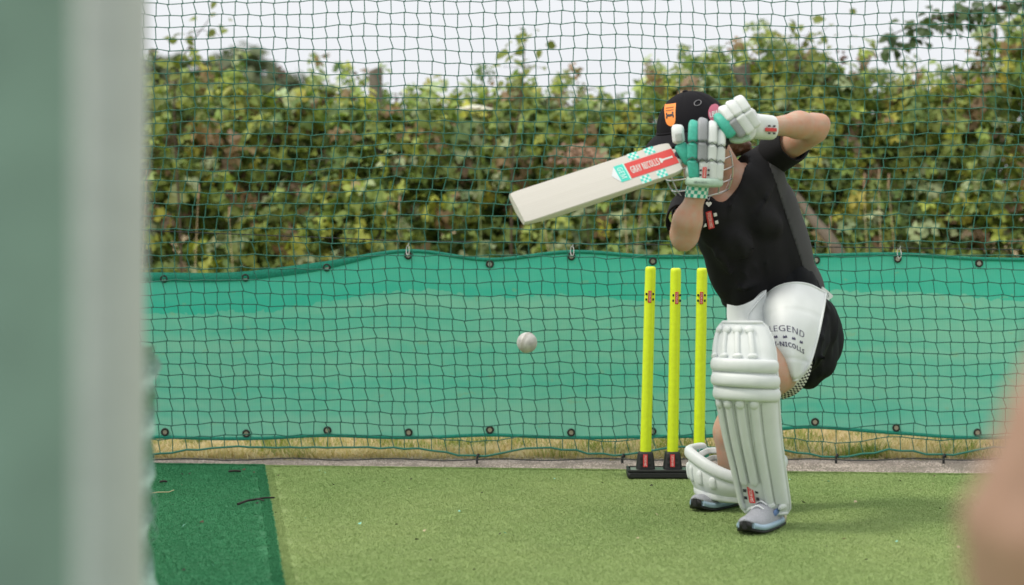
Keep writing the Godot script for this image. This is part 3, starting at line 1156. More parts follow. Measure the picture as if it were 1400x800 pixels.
func berry_cluster_mesh() -> ArrayMesh:
	var v := PackedVector3Array()
	var idx := PackedInt32Array()
	var r := RandomNumberGenerator.new()
	r.seed = 5
	for k in 11:
		var c := Vector3(r.randfn(0, 0.016), r.randfn(0, 0.018), r.randfn(0, 0.016))
		var n := v.size()
		for d in [Vector3.UP, Vector3.DOWN, Vector3.LEFT, Vector3.RIGHT, Vector3.FORWARD, Vector3.BACK]: v.append(c + d * 0.0085)
		for f in [[0, 2, 4], [0, 4, 3], [0, 3, 5], [0, 5, 2], [1, 4, 2], [1, 3, 4], [1, 5, 3], [1, 2, 5]]: idx.append_array([n + f[0], n + f[1], n + f[2]])
	return mesh_of(v, idx)

func build_hedge() -> void:
	var tri := leaf_mesh(3, 0.056, 41)
	var five := leaf_mesh(5, 0.054, 42)
	var single := leaf_mesh(1, 0.092, 43)
	var roll := FastNoiseLite.new()
	roll.seed = 44
	roll.frequency = 0.8
	var face := func(x: float, k: float) -> float: return -13.4 - 0.45 * k - 0.38 * roll.get_noise_2d(x * 1.3, k * 2.2)
	var left_top := func(x: float) -> float: return 1.60 + 0.10 * roll.get_noise_1d(x * 2.0)
	var mid_top := func(x: float) -> float: return 1.47 + 0.11 * roll.get_noise_1d(x * 2.4 + 40.0)
	var right_top := func(x: float) -> float: return 1.58 + 0.10 * roll.get_noise_1d(x * 1.8 + 80.0) + 0.13 * exp(-pow((x - 1.62) / 0.31, 2.0)) + 0.32 * clampf((x - 2.5) / 0.5, 0.0, 1.0) - 0.08 * exp(-pow((x - 2.31) / 0.28, 2.0))
	bush("bramble_thicket", "olive bramble thicket with the yellowing leaves and brown berries beside the weathered post", -5.2, -0.94, left_top, face, 400, 76, tri, 220, "", 51, 0.8, 24)
	bush("bramble_thicket", "lower bramble thicket with a white flower head standing in it", -0.94, 0.94, mid_top, face, 240, 76, tri, 160, "", 52, 1.0, 14)
	bush("leafy_shrub", "taller bright green shrub with loose leafy stems behind the batter", 0.94, 2.5, right_top, face, 240, 76, five, 160, "", 53, 0.2, 12)
	bush("leafy_shrub", "dense tall green shrub at the end of the hedge under the hanging spray", 2.5, 5.6, right_top, func(x, k): return face.call(x, k) + 0.05, 300, 72, tri, 160, "", 54, 0.4, 16)
	rng.seed = 77
	# brown berry heads over the brambles
	var cluster := berry_cluster_mesh()
	var brown := mat(0.13, 0.065, 0.045, 0.6)
	for k in 46:
		var x := rng.randf_range(-3.0, 2.1)
		var top: float = left_top.call(x) if x < -0.94 else mid_top.call(x) if x < 0.94 else right_top.call(x)
		if x > 0.8 and x < 1.25: continue
		var y := top * (rng.randf_range(0.86, 1.06) if k % 3 else rng.randf_range(0.4, 0.9))
		var p := Vector3(x, y, float(face.call(x, y / top)) + rng.randf_range(-0.25, 0.08))
		var t := thing("berry_head", "cluster of shrivelled brown bramble berries on the hedge", "berries", p, "berry heads over the hedge")
		var o := add_part(t, "berries", cluster, brown)
		o.transform = Transform3D(Basis(Vector3.UP, rng.randf() * TAU).scaled(Vector3.ONE * rng.randf_range(0.7, 1.3)), Vector3.ZERO)
		add_part(t, "stalk", tube(PackedVector3Array([p, p + Vector3(rng.randfn(0, 0.02), -0.06, -0.03), p + Vector3(rng.randfn(0, 0.03), -0.16, -0.12)]), 0.003, 0.003, 5), M.bark)
	# the white flower head
	var fp := Vector3(-0.1969, 1.4394, -13.0300)
	var flower := thing("umbel_flower", "flat white umbel flower head standing out of the brambles", "flower", Vector3(fp.x + 0.02, -0.012, fp.z))
	add_part(flower, "stem", tube(smooth_path(PackedVector3Array([Vector3(fp.x + 0.02, -0.012, fp.z), Vector3(fp.x + 0.03, 0.7, fp.z), fp]), 6), 0.005, 0.003, 6), mat(0.16, 0.22, 0.08, 0.7))
	var floret := mat(0.66, 0.66, 0.56, 0.8)
	var ball := SphereMesh.new()
	ball.radius = 0.017
	ball.height = 0.014
	ball.radial_segments = 8
	ball.rings = 4
	for k in 26:
		var a := k * 2.4
		var r := 0.078 * sqrt(k / 26.0)
		var q := fp + Vector3(cos(a) * r * 1.15, 0.012 - r * 0.22 + rng.randf_range(-0.003, 0.003), sin(a) * r)
		var ray := add_part(flower, "ray", tube(PackedVector3Array([fp + Vector3(0, -0.05, 0), q]), 0.0012, 0.001, 4), mat(0.2, 0.26, 0.1, 0.7))
		var o := add_part(ray, "floret", ball, floret)
		o.position = q
	# old fence posts standing in the hedge
	for d in [[Vector3(-0.7778, 1.6945, -13.7700), 0.072, "thin weathered wooden post standing in the brambles"], [Vector3(1.3080, 1.7165, -13.8800), 0.105, "thick mossy wooden post behind the batter's helmet"]]:
		var t: Vector3 = d[0]
		var base := Vector3(t.x, -0.012, t.z)
		var post := thing("fence_post", d[2], "post", base, "old posts in the hedge")
		var rings := []
		for st in [[0.0, 1.0], [t.y * 0.5, 1.0], [t.y - 0.01, 0.96], [t.y + 0.004, 0.8]]:
			var ring := PackedVector3Array()
			for k in 10: ring.append(base + Vector3(cos(TAU * k / 10.0) * d[1] * st[1] * (0.95 + 0.08 * sin(k * 2.3)) * 0.62, st[0] + (0.012 * cos(TAU * k / 10.0) if st[0] > 1.0 else 0.0), sin(TAU * k / 10.0) * d[1] * st[1] * 0.62))
			rings.append(ring)
		add_part(post, "shaft", loft(rings), M.old_wood)
	# a leaning dead branch low behind the batter
	var limb := thing("dead_branch", "bare brown branch leaning in the shade low in the hedge", "branch", Vector3(Vector3(1.7697, 0.6606, -13.1200).x, -0.012, -13.1))
	var q0 := Vector3(1.7816, 0.6346, -13.0600)
	add_part(limb, "limb", tube(smooth_path(PackedVector3Array([Vector3(q0.x + 0.3, -0.012, -13.0), q0, Vector3(1.6537, 0.8375, -13.2500), Vector3(1.5736, 0.9890, -13.5000)]), 6), 0.045, 0.020, 9), grain(mat(0.19, 0.155, 0.115, 0.9), 0.06, 0.6, 1.0, 5.0, 0.2, 19))
	# a patch of dead pinkish bracken
	var dry := thing("dead_bracken", "patch of dead pinkish brown fronds caught in the brambles", "plant", Vector3(Vector3(0.3808, 1.1982, -13.2500).x, -0.012, -13.3))
	var w := []
	var cc := PackedColorArray()
	for k in 200:
		var p := Vector3(0.3791, 1.2174, -13.1900) + Vector3(rng.randfn(0, 0.06), rng.randfn(-0.03, 0.03), rng.randfn(0, 0.05))
		w.append(leaf_pose(p, Vector3(0, 0.2, 1), rng.randf_range(0.2, 0.42)))
		var j := rng.randf_range(0.6, 1.2)
		cc.append(Color(0.34 * j, 0.21 * j, 0.14 * j))
	scatter(dry, "fronds", single, M.copies, w, cc)
	add_part(dry, "stem", tube(smooth_path(PackedVector3Array([Vector3(Vector3(0.3808, 1.1982, -13.2500).x, -0.012, -13.45), Vector3(Vector3(0.3808, 1.1982, -13.2500).x + 0.05, 0.6, -13.4), Vector3(0.3688, 1.1982, -13.2500)]), 5), 0.006, 0.003, 6), M.bark)
	# pale dry grass stalks in front of the hedge
	for k in 16:
		var x := rng.randf_range(-2.4, 2.9)
		var base := Vector3(x, -0.012, -12.7 - rng.randf() * 0.45)
		var h := rng.randf_range(0.7, 1.15)
		var t := thing("grass_stalk", "tall dry grass stalk with a pale seed head before the hedge", "grass stalk", base, "dry stalks before the hedge")
		var tip := base + Vector3(rng.randfn(0, 0.06), h, rng.randfn(0, 0.05))
		add_part(t, "stalk", tube(PackedVector3Array([base, base.lerp(tip, 0.5) + Vector3(0.01, 0, 0), tip]), 0.0022, 0.0016, 4), M.straw)
		add_part(t, "seed_head", pill(PackedVector3Array([tip + Vector3(0, -0.01, 0), tip + Vector3(0.004, 0.07, 0)]), 0.004, 0.004, Vector3.BACK, 6, 2.0), mat(0.40, 0.28, 0.19, 0.9))
	# thin sapling rising over the left thicket
	sapling("sapling", "slender sapling with a few yellow-green leaves rising over the thicket", [Vector3(-1.8368, 0.7139, -13.3800), Vector3(-1.8687, 1.4421, -13.3800), Vector3(-1.8184, 1.7242, -13.3800), Vector3(-1.6833, 1.9375, -13.4400)], single, 60, 0.095, 81, "tree")
	sapling("sapling", "single upright leafy shoot rising above the lower thicket", [Vector3(0.0000, 1.0788, -13.5000), Vector3(0.0490, 1.4864, -13.5000), Vector3(0.0652, 1.7101, -13.5000), Vector3(0.0734, 1.8523, -13.5000)], single, 40, 0.06, 83, "tree")
	sapling("sapling", "leafy stem arching up beside the thick mossy post", [Vector3(1.5183, 0.8319, -13.6200), Vector3(1.5442, 1.4082, -13.6200), Vector3(1.6042, 1.7366, -13.6200), Vector3(1.6652, 1.8677, -13.6200)], single, 120, 0.125, 84, "tree")
	# the spray of a tree that stands outside on the right
	var root := Vector3(3.9, -0.012, -13.75)
	var tree := thing("overhanging_tree", "tree whose dark leafy spray hangs into the sky above the hedge", "tree", root)
	add_part(tree, "trunk", tube(smooth_path(PackedVector3Array([root, root + Vector3(-0.05, 1.1, 0.05), root + Vector3(-0.12, 2.1, 0.1), root + Vector3(0.05, 2.9, 0.0)]), 6), 0.07, 0.03, 10), M.bark)
	var bough := smooth_path(PackedVector3Array([root + Vector3(-0.10, 2.0, 0.08), Vector3(2.9327, 2.0227, -13.5000), Vector3(2.7048, 2.0059, -13.3800), Vector3(2.4500, 1.9688, -13.3100), Vector3(2.2594, 1.9169, -13.2500), Vector3(2.0879, 1.8531, -13.2500)]), 6)
	add_part(tree, "bough", tube(bough, 0.016, 0.003, 7), M.bark)
	w = []
	cc = PackedColorArray()
	for k in 150:
		var i := rng.randi_range(8, bough.size() - 1)
		var p := bough[i] + Vector3(rng.randfn(0, 0.045), rng.randfn(-0.02, 0.04), rng.randfn(0, 0.05))
		w.append(leaf_pose(p, Vector3(0, 0.4, 0.8), rng.randf_range(0.45, 0.85)))
		var j := rng.randf_range(0.7, 1.2)
		cc.append(Color(0.055 * j, 0.10 * j, 0.028 * j))
	for k in 1500:
		var p := root + Vector3(0.15 + rng.randfn(0, 0.38), 2.75 + rng.randfn(0, 0.38), rng.randfn(0, 0.4))
		w.append(leaf_pose(p, Vector3(rng.randfn(0, 1), 0.4, rng.randfn(0, 1)).normalized(), rng.randf_range(0.6, 1.2)))
		cc.append(leaf_tone(0.1))
	var crown := scatter(tree, "crown", single, M.copies, w, cc)
	crown.set_meta("kind", "stuff")
	# a round far tree that shows over the hedge on the left
	var fr := Vector3(-3.2, -0.012, -26.0)
	var far := thing("distant_tree", "rounded hazy green tree far behind the thicket", "tree", fr)
	add_part(far, "trunk", tube(PackedVector3Array([fr, fr + Vector3(0.05, 0.8, 0), fr + Vector3(0, 1.7, 0)]), 0.12, 0.06, 9), M.bark)
	w = []
	cc = PackedColorArray()
	for k in 5200:
		var d := Vector3(rng.randfn(0, 1), rng.randfn(0, 1), rng.randfn(0, 1)).normalized()
		var p := fr + Vector3(0.1, 1.45, 0) + d * Vector3(1.55, 1.12, 1.2) * pow(rng.randf(), 0.25) * (0.9 + 0.1 * sin(d.x * 9.0) * cos(d.y * 7.0))
		w.append(leaf_pose(p, d, rng.randf_range(1.2, 2.2)))
		var j := rng.randf_range(0.7, 1.25)
		cc.append(Color(0.085 * j, 0.115 * j, 0.045 * j))
	scatter(far, "crown", single, M.copies, w, cc)

func sapling(called: String, label: String, pts: Array, leaf: Mesh, count: int, spread: float, sd: int, category: String) -> void:
	rng.seed = sd
	var path := PackedVector3Array([Vector3(pts[0].x, -0.012, pts[0].z)])
	path.append_array(PackedVector3Array(pts))
	path = smooth_path(path, 6)
	var t := thing(called, label, category, path[0], "young stems above the hedge")
	add_part(t, "trunk", tube(path, 0.009, 0.0025, 6), M.bark)
	var w := []
	var c := PackedColorArray()
	for k in count:
		var i := rng.randi_range(path.size() * 2 / 5, path.size() - 1)
		var p := path[i] + Vector3(rng.randfn(0, spread), rng.randfn(0, spread * 0.5), rng.randfn(0, spread))
		if k % 3 == 0: add_part(t, "twig", tube(PackedVector3Array([path[i], p]), 0.002, 0.0012, 4), M.bark)
		w.append(leaf_pose(p, Vector3(0, 0.3, 0.8), rng.randf_range(0.4, 0.75)))
		var j := rng.randf_range(0.8, 1.3)
		c.append(Color(0.16 * j, 0.20 * j, 0.03 * j))
	scatter(t, "crown", leaf, M.copies, w, c)

# ------------------------------------------------------------------ the batter

func cloth_limbs(grow: float) -> Array:
	# trunk and upper arms; the shirt is the same shape a little larger
	return [
		[Vector3(0.6414, 0.9436, -7.4300), Vector3(0.7375, 0.6948, -7.5500), 0.094 + grow, 0.092 + grow],
		[Vector3(0.7775, 1.0471, -7.5100), Vector3(0.8921, 0.6981, -7.5800), 0.080 + grow, 0.093 + grow],
		[Vector3(0.7125, 1.0041, -7.4700), Vector3(0.8164, 0.6944, -7.5600), 0.100 + grow, 0.100 + grow],
		[Vector3(0.5476, 0.9618, -7.4100), Vector3(0.8111, 1.1154, -7.5300), 0.056 + grow, 0.056 + grow],
		[Vector3(0.6714, 0.8703, -7.3850), Vector3(0.6997, 0.8476, -7.4000), 0.055 + grow, 0.055 + grow],
		[Vector3(0.7557, 0.9257, -7.4250), Vector3(0.7889, 0.9119, -7.4400), 0.055 + grow, 0.055 + grow],
		[Vector3(0.8065, 1.1199, -7.5300), Vector3(0.8665, 1.1594, -7.4400), 0.054 + grow, 0.048 + grow],
		[Vector3(0.5453, 0.9618, -7.4100), Vector3(0.5140, 0.9151, -7.2500), 0.051 + grow, 0.048 + grow],
	]

func hip_limbs(grow: float) -> Array:
	return [
		[Vector3(0.9060, 0.6059, -7.5000), Vector3(0.8554, 0.5804, -7.7000), 0.105 + grow, 0.105 + grow],
		[Vector3(0.8588, 0.6985, -7.5700), Vector3(0.9019, 0.5898, -7.5800), 0.112 + grow, 0.112 + grow],
		[Vector3(0.9531, 0.5481, -7.6200), Vector3(0.9111, 0.4964, -7.5000), 0.098 + grow, 0.096 + grow],
		[Vector3(0.9083, 0.5730, -7.4800), Vector3(0.8026, 0.5020, -7.3000), 0.094 + grow, 0.080 + grow],
		[Vector3(0.8649, 0.5593, -7.7000), Vector3(0.7790, 0.4127, -7.6300), 0.094 + grow, 0.076 + grow],
	]

func build_batter() -> void:
	rng.seed = 91
	var who := thing("person", "batter in black kit kneeling into a sweep before the yellow stumps, bat raised", "person", Vector3(Vector3(0.7560, 0.0384, -7.3000).x, 0.0, -7.3))
	# ---- the body, one surface from head to feet
	var limbs := cloth_limbs(-0.024) + hip_limbs(-0.022)
	limbs += [
		[Vector3(0.6802, 1.0380, -7.4900), Vector3(0.6206, 1.1395, -7.4600), 0.053, 0.050],                                       # neck
		[Vector3(0.5858, 1.1956, -7.4500), Vector3(0.5799, 1.1592, -7.4300), 0.080, 0.078], [Vector3(0.5784, 1.1388, -7.4100), Vector3(0.5692, 1.0648, -7.3750), 0.068, 0.046],   # skull, jaw
		[Vector3(0.5632, 1.1174, -7.3000), Vector3(0.5600, 1.0909, -7.2850), 0.011, 0.014],                                       # nose
		[Vector3(0.8191, 1.1289, -7.5200), Vector3(0.9180, 1.1912, -7.3500), 0.045, 0.037], [Vector3(0.9234, 1.2087, -7.3400), Vector3(0.8641, 1.2120, -7.2900), 0.036, 0.039], [Vector3(0.8641, 1.2120, -7.2900), Vector3(0.7566, 1.2052, -7.1900), 0.039, 0.024],
		[Vector3(0.9233, 1.2154, -7.3400), Vector3(0.9399, 1.2209, -7.3400), 0.034, 0.024],                                      # left elbow
		[Vector3(0.5424, 0.9574, -7.4000), Vector3(0.5127, 0.8861, -7.1700), 0.046, 0.040], [Vector3(0.5120, 0.8863, -7.1600), Vector3(0.5191, 0.9256, -7.1400), 0.040, 0.041], [Vector3(0.5191, 0.9256, -7.1400), Vector3(0.5454, 1.0079, -7.1200), 0.041, 0.024],
		[Vector3(0.5099, 0.8689, -7.1600), Vector3(0.5078, 0.8624, -7.1600), 0.028, 0.025],                                        # right elbow
		[Vector3(0.7566, 1.2052, -7.1900), Vector3(0.6909, 1.2149, -7.1400), 0.024, 0.026], [Vector3(0.5454, 1.0079, -7.1200), Vector3(0.5642, 1.0767, -7.1150), 0.024, 0.026],     # wrists and palms inside the gloves
		[Vector3(0.9037, 0.5753, -7.4800), Vector3(0.7102, 0.4504, -7.1700), 0.088, 0.064], [Vector3(0.8371, 0.4909, -7.3300), Vector3(0.7753, 0.4571, -7.2500), 0.074, 0.068], [Vector3(0.7049, 0.4468, -7.1600), Vector3(0.7192, 0.3958, -7.1700), 0.058, 0.052],
		[Vector3(0.7192, 0.3958, -7.1700), Vector3(0.7381, 0.2613, -7.2000), 0.052, 0.054], [Vector3(0.7381, 0.2613, -7.2000), Vector3(0.7686, 0.0480, -7.2300), 0.054, 0.036], [Vector3(0.7752, 0.0436, -7.2300), Vector3(0.7352, 0.0341, -7.1400), 0.026, 0.018],
		[Vector3(0.8602, 0.5593, -7.7000), Vector3(0.7319, 0.3601, -7.6200), 0.090, 0.062], [Vector3(0.7319, 0.3555, -7.6200), Vector3(0.7017, 0.2488, -7.6400), 0.061, 0.059],
		[Vector3(0.7017, 0.2488, -7.6400), Vector3(0.7066, 0.0829, -7.6600), 0.059, 0.044], [Vector3(0.7034, 0.0355, -7.7000), Vector3(0.6942, 0.0025, -7.7000), 0.030, 0.022], [Vector3(0.6886, 0.0015, -7.6900), Vector3(0.6321, 0.0049, -7.6300), 0.020, 0.016],
	]
	for f in 4:      # fingers inside the gloves
		var a: Vector3 = [Vector3(0.5379, 1.0982, -7.1100), Vector3(0.5594, 1.1025, -7.1100), Vector3(0.5809, 1.1003, -7.1100), Vector3(0.6003, 1.0939, -7.1100)][f]
		limbs.append([a, a + Vector3(0.0, [0.062, 0.07, 0.064, 0.05][f], -0.012), 0.009, 0.008])
		var b: Vector3 = [Vector3(0.6598, 1.1974, -7.1300), Vector3(0.6770, 1.2103, -7.1300), Vector3(0.6899, 1.2232, -7.1300), Vector3(0.7027, 1.2361, -7.1300)][f]
		limbs.append([b, b + Vector3(-0.028, 0.036, -0.01), 0.009, 0.008])
	limbs.append([Vector3(0.5438, 1.0596, -7.1300), Vector3(0.5040, 1.1327, -7.1200), 0.011, 0.009])
	limbs.append([Vector3(0.6756, 1.1937, -7.1600), Vector3(0.6506, 1.1766, -7.1700), 0.011, 0.009])
	add_part(who, "body", flesh(limbs, 0.022, 0.0085), M.skin)
	var eye := mat(0.75, 0.74, 0.72, 0.2)
	var iris := mat(0.05, 0.035, 0.02, 0.2)
	for p in [Vector3(0.5415, 1.1355, -7.3350), Vector3(0.5947, 1.1400, -7.3350)]:
		var s := SphereMesh.new()
		s.radius = 0.012
		s.height = 0.024
		s.radial_segments = 12
		s.rings = 8
		var o := add_part(who, "eye", s, eye)
		o.position = p - who.position
		var s2 := SphereMesh.new()
		s2.radius = 0.006
		s2.height = 0.012
		s2.radial_segments = 10
		s2.rings = 6
		var i := add_part(o, "iris", s2, iris)
		i.position = Vector3(0, -0.002, 0.0085)
	add_part(who, "mouth", pill(smooth_path(PackedVector3Array([Vector3(0.5409, 1.0712, -7.3250), Vector3(0.5624, 1.0668, -7.3150), Vector3(0.5853, 1.0734, -7.3250)]), 4), 0.004, 0.005, Vector3.BACK, 8), mat(0.42, 0.16, 0.14, 0.5))
	# ---- hair gathered behind the neck
	var strands := wrinkles(40.0, 3)
	var hair := [[Vector3(0.6255, 1.1630, -7.5200), Vector3(0.6966, 1.1452, -7.5500), 0.05, 0.030], [Vector3(0.6888, 1.1610, -7.5400), Vector3(0.7268, 1.1522, -7.5550), 0.026, 0.020], [Vector3(0.7217, 1.1544, -7.5500), Vector3(0.7558, 1.1249, -7.5700), 0.020, 0.012]]
	add_part(who, "hair", flesh(hair, 0.02, 0.006, [], [], strands, 0.006, Vector3(0.35, 1.0, 1.0)), M.hair)
	# ---- shirt, its grey side panel, shorts
	var folds := wrinkles(3.6, 8)
	var up: Vector3 = (Vector3(0.7183, 0.9929, -7.4600) - Vector3(0.8359, 0.6824, -7.5700)).normalized()
	var hem := [Vector3(0.8238, 0.6584, -7.5000), (-up + Vector3(-0.22, 0, 0.10)).normalized()]
	var left_cuff: Vector3 = (Vector3(0.8665, 1.1594, -7.4400) - Vector3(0.8065, 1.1199, -7.5300)).normalized()
	var right_cuff: Vector3 = (Vector3(0.5140, 0.9151, -7.2500) - Vector3(0.5453, 0.9618, -7.4100)).normalized()
	var neck := [[Vector3(0.6344, 1.0469, -7.3800), Vector3(0.6682, 1.0921, -7.4600), 0.058, 0.062], [Vector3(0.6373, 1.0246, -7.3600), Vector3(0.6434, 1.0380, -7.3800), 0.046, 0.05]]
	var shirt := cloth_limbs(0.001)
	var sleeves := [hem]
	# sleeves end in flat cuffs: the arms' limbs stop at them
	shirt[6][1] = shirt[6][0].lerp(shirt[6][1], 0.55)
	shirt[7][1] = shirt[7][0].lerp(shirt[7][1], 0.55)
	# creases pulled across the cloth
	for q in [[Vector3(0.8152, 1.0380, -7.2000), Vector3(0.7546, 0.9465, -7.2000)], [Vector3(0.7330, 0.9029, -7.2000), Vector3(0.7510, 0.7719, -7.2000)], [Vector3(0.7679, 0.8898, -7.2000), Vector3(0.7904, 0.7588, -7.2000)], [Vector3(0.7027, 0.8418, -7.2000), Vector3(0.7207, 0.7282, -7.2000)], [Vector3(0.6330, 0.8156, -7.2000), Vector3(0.7077, 0.7064, -7.2000)], [Vector3(0.6553, 0.7020, -7.2000), Vector3(0.7556, 0.7282, -7.2000)], [Vector3(0.6466, 0.6801, -7.2000), Vector3(0.7339, 0.6889, -7.2000)], [Vector3(0.6000, 0.8636, -7.2000), Vector3(0.6681, 0.7719, -7.2000)], [Vector3(0.6758, 1.0119, -7.2000), Vector3(0.6587, 0.9291, -7.2000)]]:
		var p0 := settle(q[0], shirt, 0.045, -0.010)
		var p1 := settle(q[1], shirt, 0.045, -0.010)
		var pm := settle((q[0] + q[1]) * 0.5, shirt, 0.045, -0.001)
		if p0 == Vector3.INF or p1 == Vector3.INF or pm == Vector3.INF: continue
		shirt.append([p0, pm, 0.004, 0.0085])
		shirt.append([pm, p1, 0.0085, 0.004])
	var top := add_part(who, "shirt", flesh(shirt, 0.022, 0.0065, sleeves, neck, folds, 0.016, Vector3(1.25, 0.5, 0.6)), M.shirt)
	for c in [[shirt[6][1], left_cuff, 0.060], [shirt[7][1], right_cuff, 0.058]]:
		var side: Vector3 = c[1].cross(Vector3.UP).normalized()
		var rings := []
		for st in [[-0.045, 1.06, 0.0], [0.03, 1.02, 0.0], [0.052, 0.985, 0.0], [0.055, 0.95, 0.0], [0.05, 0.86, 0.0]]:
			var ring := PackedVector3Array()
			for k in 28:
				var a := TAU * k / 28.0
				var r: float = c[2] * st[1] * (1.0 + 0.025 * sin(a * 5.0))
				ring.append(c[0] + c[1] * st[0] + (side * cos(a) + c[1].cross(side) * sin(a)) * r)
			rings.append(ring)
		add_part(top, "sleeve", loft(rings, false), M.shirt)
	add_part(top, "side_panel", flesh(cloth_limbs(0.0035).slice(0, 6), 0.022, 0.0055, [hem, [Vector3(0.8109, 1.0380, -7.4200), Vector3(-0.945, -0.328, 0.0).normalized()], [Vector3(0.8623, 1.1241, -7.5000), Vector3(0.1, 0.95, 0).normalized()]], neck, folds, 0.016, Vector3(1.25, 0.5, 0.6)), M.shirt_grey)
	var spot := settle(Vector3(0.6000, 0.9255, -7.1500), cloth_limbs(0.001), 0.045, 0.009)
	var out := Vector3.ZERO
	for axis in [Vector3.RIGHT, Vector3.UP, Vector3.BACK]:
		var a := 9.0
		var z := 9.0
		for l in cloth_limbs(0.001):
			a = minf(a, limb_distance(spot + axis * 0.02, l))
			z = minf(z, limb_distance(spot - axis * 0.02, l))
		out += axis * (a - z)
	out = (out.normalized() + Vector3.BACK).normalized()
	var tall := (Vector3(-0.24, 0.97, 0.0) - out * Vector3(-0.24, 0.97, 0.0).dot(out)).normalized()
	emblem(top, spot + out * 0.002, tall.cross(out).normalized(), tall, 0.054, M.white_print)
	var thigh: Vector3 = (Vector3(0.8026, 0.5020, -7.3000) - Vector3(0.9083, 0.5730, -7.4800)).normalized()
	var short_cuts := [[Vector3(0.8627, 0.5245, -7.3600), (thigh + Vector3(-0.35, 0.0, 0.0)).normalized()], [Vector3(0.8330, 0.5063, -7.6200), Vector3(-0.55, -0.8, 0.1).normalized()]]
	var pants := hip_limbs(0.009)
	var left_short := [pants[0], pants[1], pants[2], pants[3]]
	left_short[3] = [pants[3][0], Vector3(0.8259, 0.5102, -7.3100), 0.106, 0.100]
	for q in [[Vector3(0.9439, 0.6495, -7.2000), Vector3(0.9138, 0.5575, -7.2000)], [Vector3(0.9659, 0.6188, -7.2000), Vector3(0.9316, 0.5093, -7.2000)], [Vector3(0.9794, 0.5575, -7.2000), Vector3(0.9144, 0.4567, -7.2000)], [Vector3(0.9349, 0.6889, -7.2000), Vector3(0.9745, 0.6451, -7.2000)], [Vector3(0.9011, 0.4918, -7.2000), Vector3(0.8752, 0.4216, -7.2000)]]:
		var p0 := settle(q[0], left_short, 0.04, -0.010)
		var p1 := settle(q[1], left_short, 0.04, -0.010)
		var pm := settle((q[0] + q[1]) * 0.5, left_short, 0.04, -0.001)
		if p0 == Vector3.INF or p1 == Vector3.INF or pm == Vector3.INF: continue
		left_short.append([p0, pm, 0.004, 0.009])
		left_short.append([pm, p1, 0.009, 0.004])
	add_part(who, "shorts", flesh(left_short, 0.024, 0.0065, [[Vector3(0.8548, 0.5176, -7.3300), (thigh + Vector3(-0.25, -0.2, 0.0)).normalized()]], [], wrinkles(4.5, 12), 0.016, Vector3(1.2, 0.6, 1.0)), M.shorts)
	add_part(who, "shorts_leg", flesh([pants[4]], 0.04, 0.0075, [[Vector3(0.7881, 0.4359, -7.6300), (Vector3(0.7790, 0.4127, -7.6300) - Vector3(0.8649, 0.5593, -7.7000)).normalized()]], [], wrinkles(5.0, 13), 0.008, Vector3(0.6, 1.0, 1.0)), M.shorts)
	# ---- necklace
	add_part(who, "necklace", tube(smooth_path(PackedVector3Array([Vector3(0.6719, 1.0648, -7.4000), Vector3(0.6449, 1.0113, -7.3450), Vector3(0.6012, 0.9983, -7.3000), Vector3(0.5940, 0.9851, -7.2920), Vector3(0.5880, 0.9983, -7.3000), Vector3(0.5725, 1.0203, -7.3300)]), 6), 0.0009, 0.0009, 5), M.steel)
	var heart := PackedVector2Array()
	for k in 24:
		var a := TAU * k / 24.0
		heart.append(Vector2(0.0007 * 16.0 * pow(sin(a), 3.0), 0.0007 * (13.0 * cos(a) - 5.0 * cos(2.0 * a) - 2.0 * cos(3.0 * a) - cos(4.0 * a))) * 0.8)
	add_part(who, "pendant", plate(Vector3(0.5937, 0.9741, -7.2880), Vector3.RIGHT, Vector3.UP, heart, 0.003), mat(0.7, 0.7, 0.7, 0.25, 0.8))
	build_helmet(who)
	build_right_glove(who)
	build_left_glove(who)
	build_thigh_guard(who)
	build_front_pad(who)
	build_back_pad(who)
	build_shoe(who, Vector3(0.8140, 0.0026, -7.3000), Vector3(0.6827, 0.0021, -7.0450), 0.046, "pale blue running shoe, laces tied")
	build_shoe(who, Vector3(0.7260, 0.0019, -7.7400), Vector3(0.5749, 0.0111, -7.5500), 0.046, "grey running shoe tucked under the slipped pad")

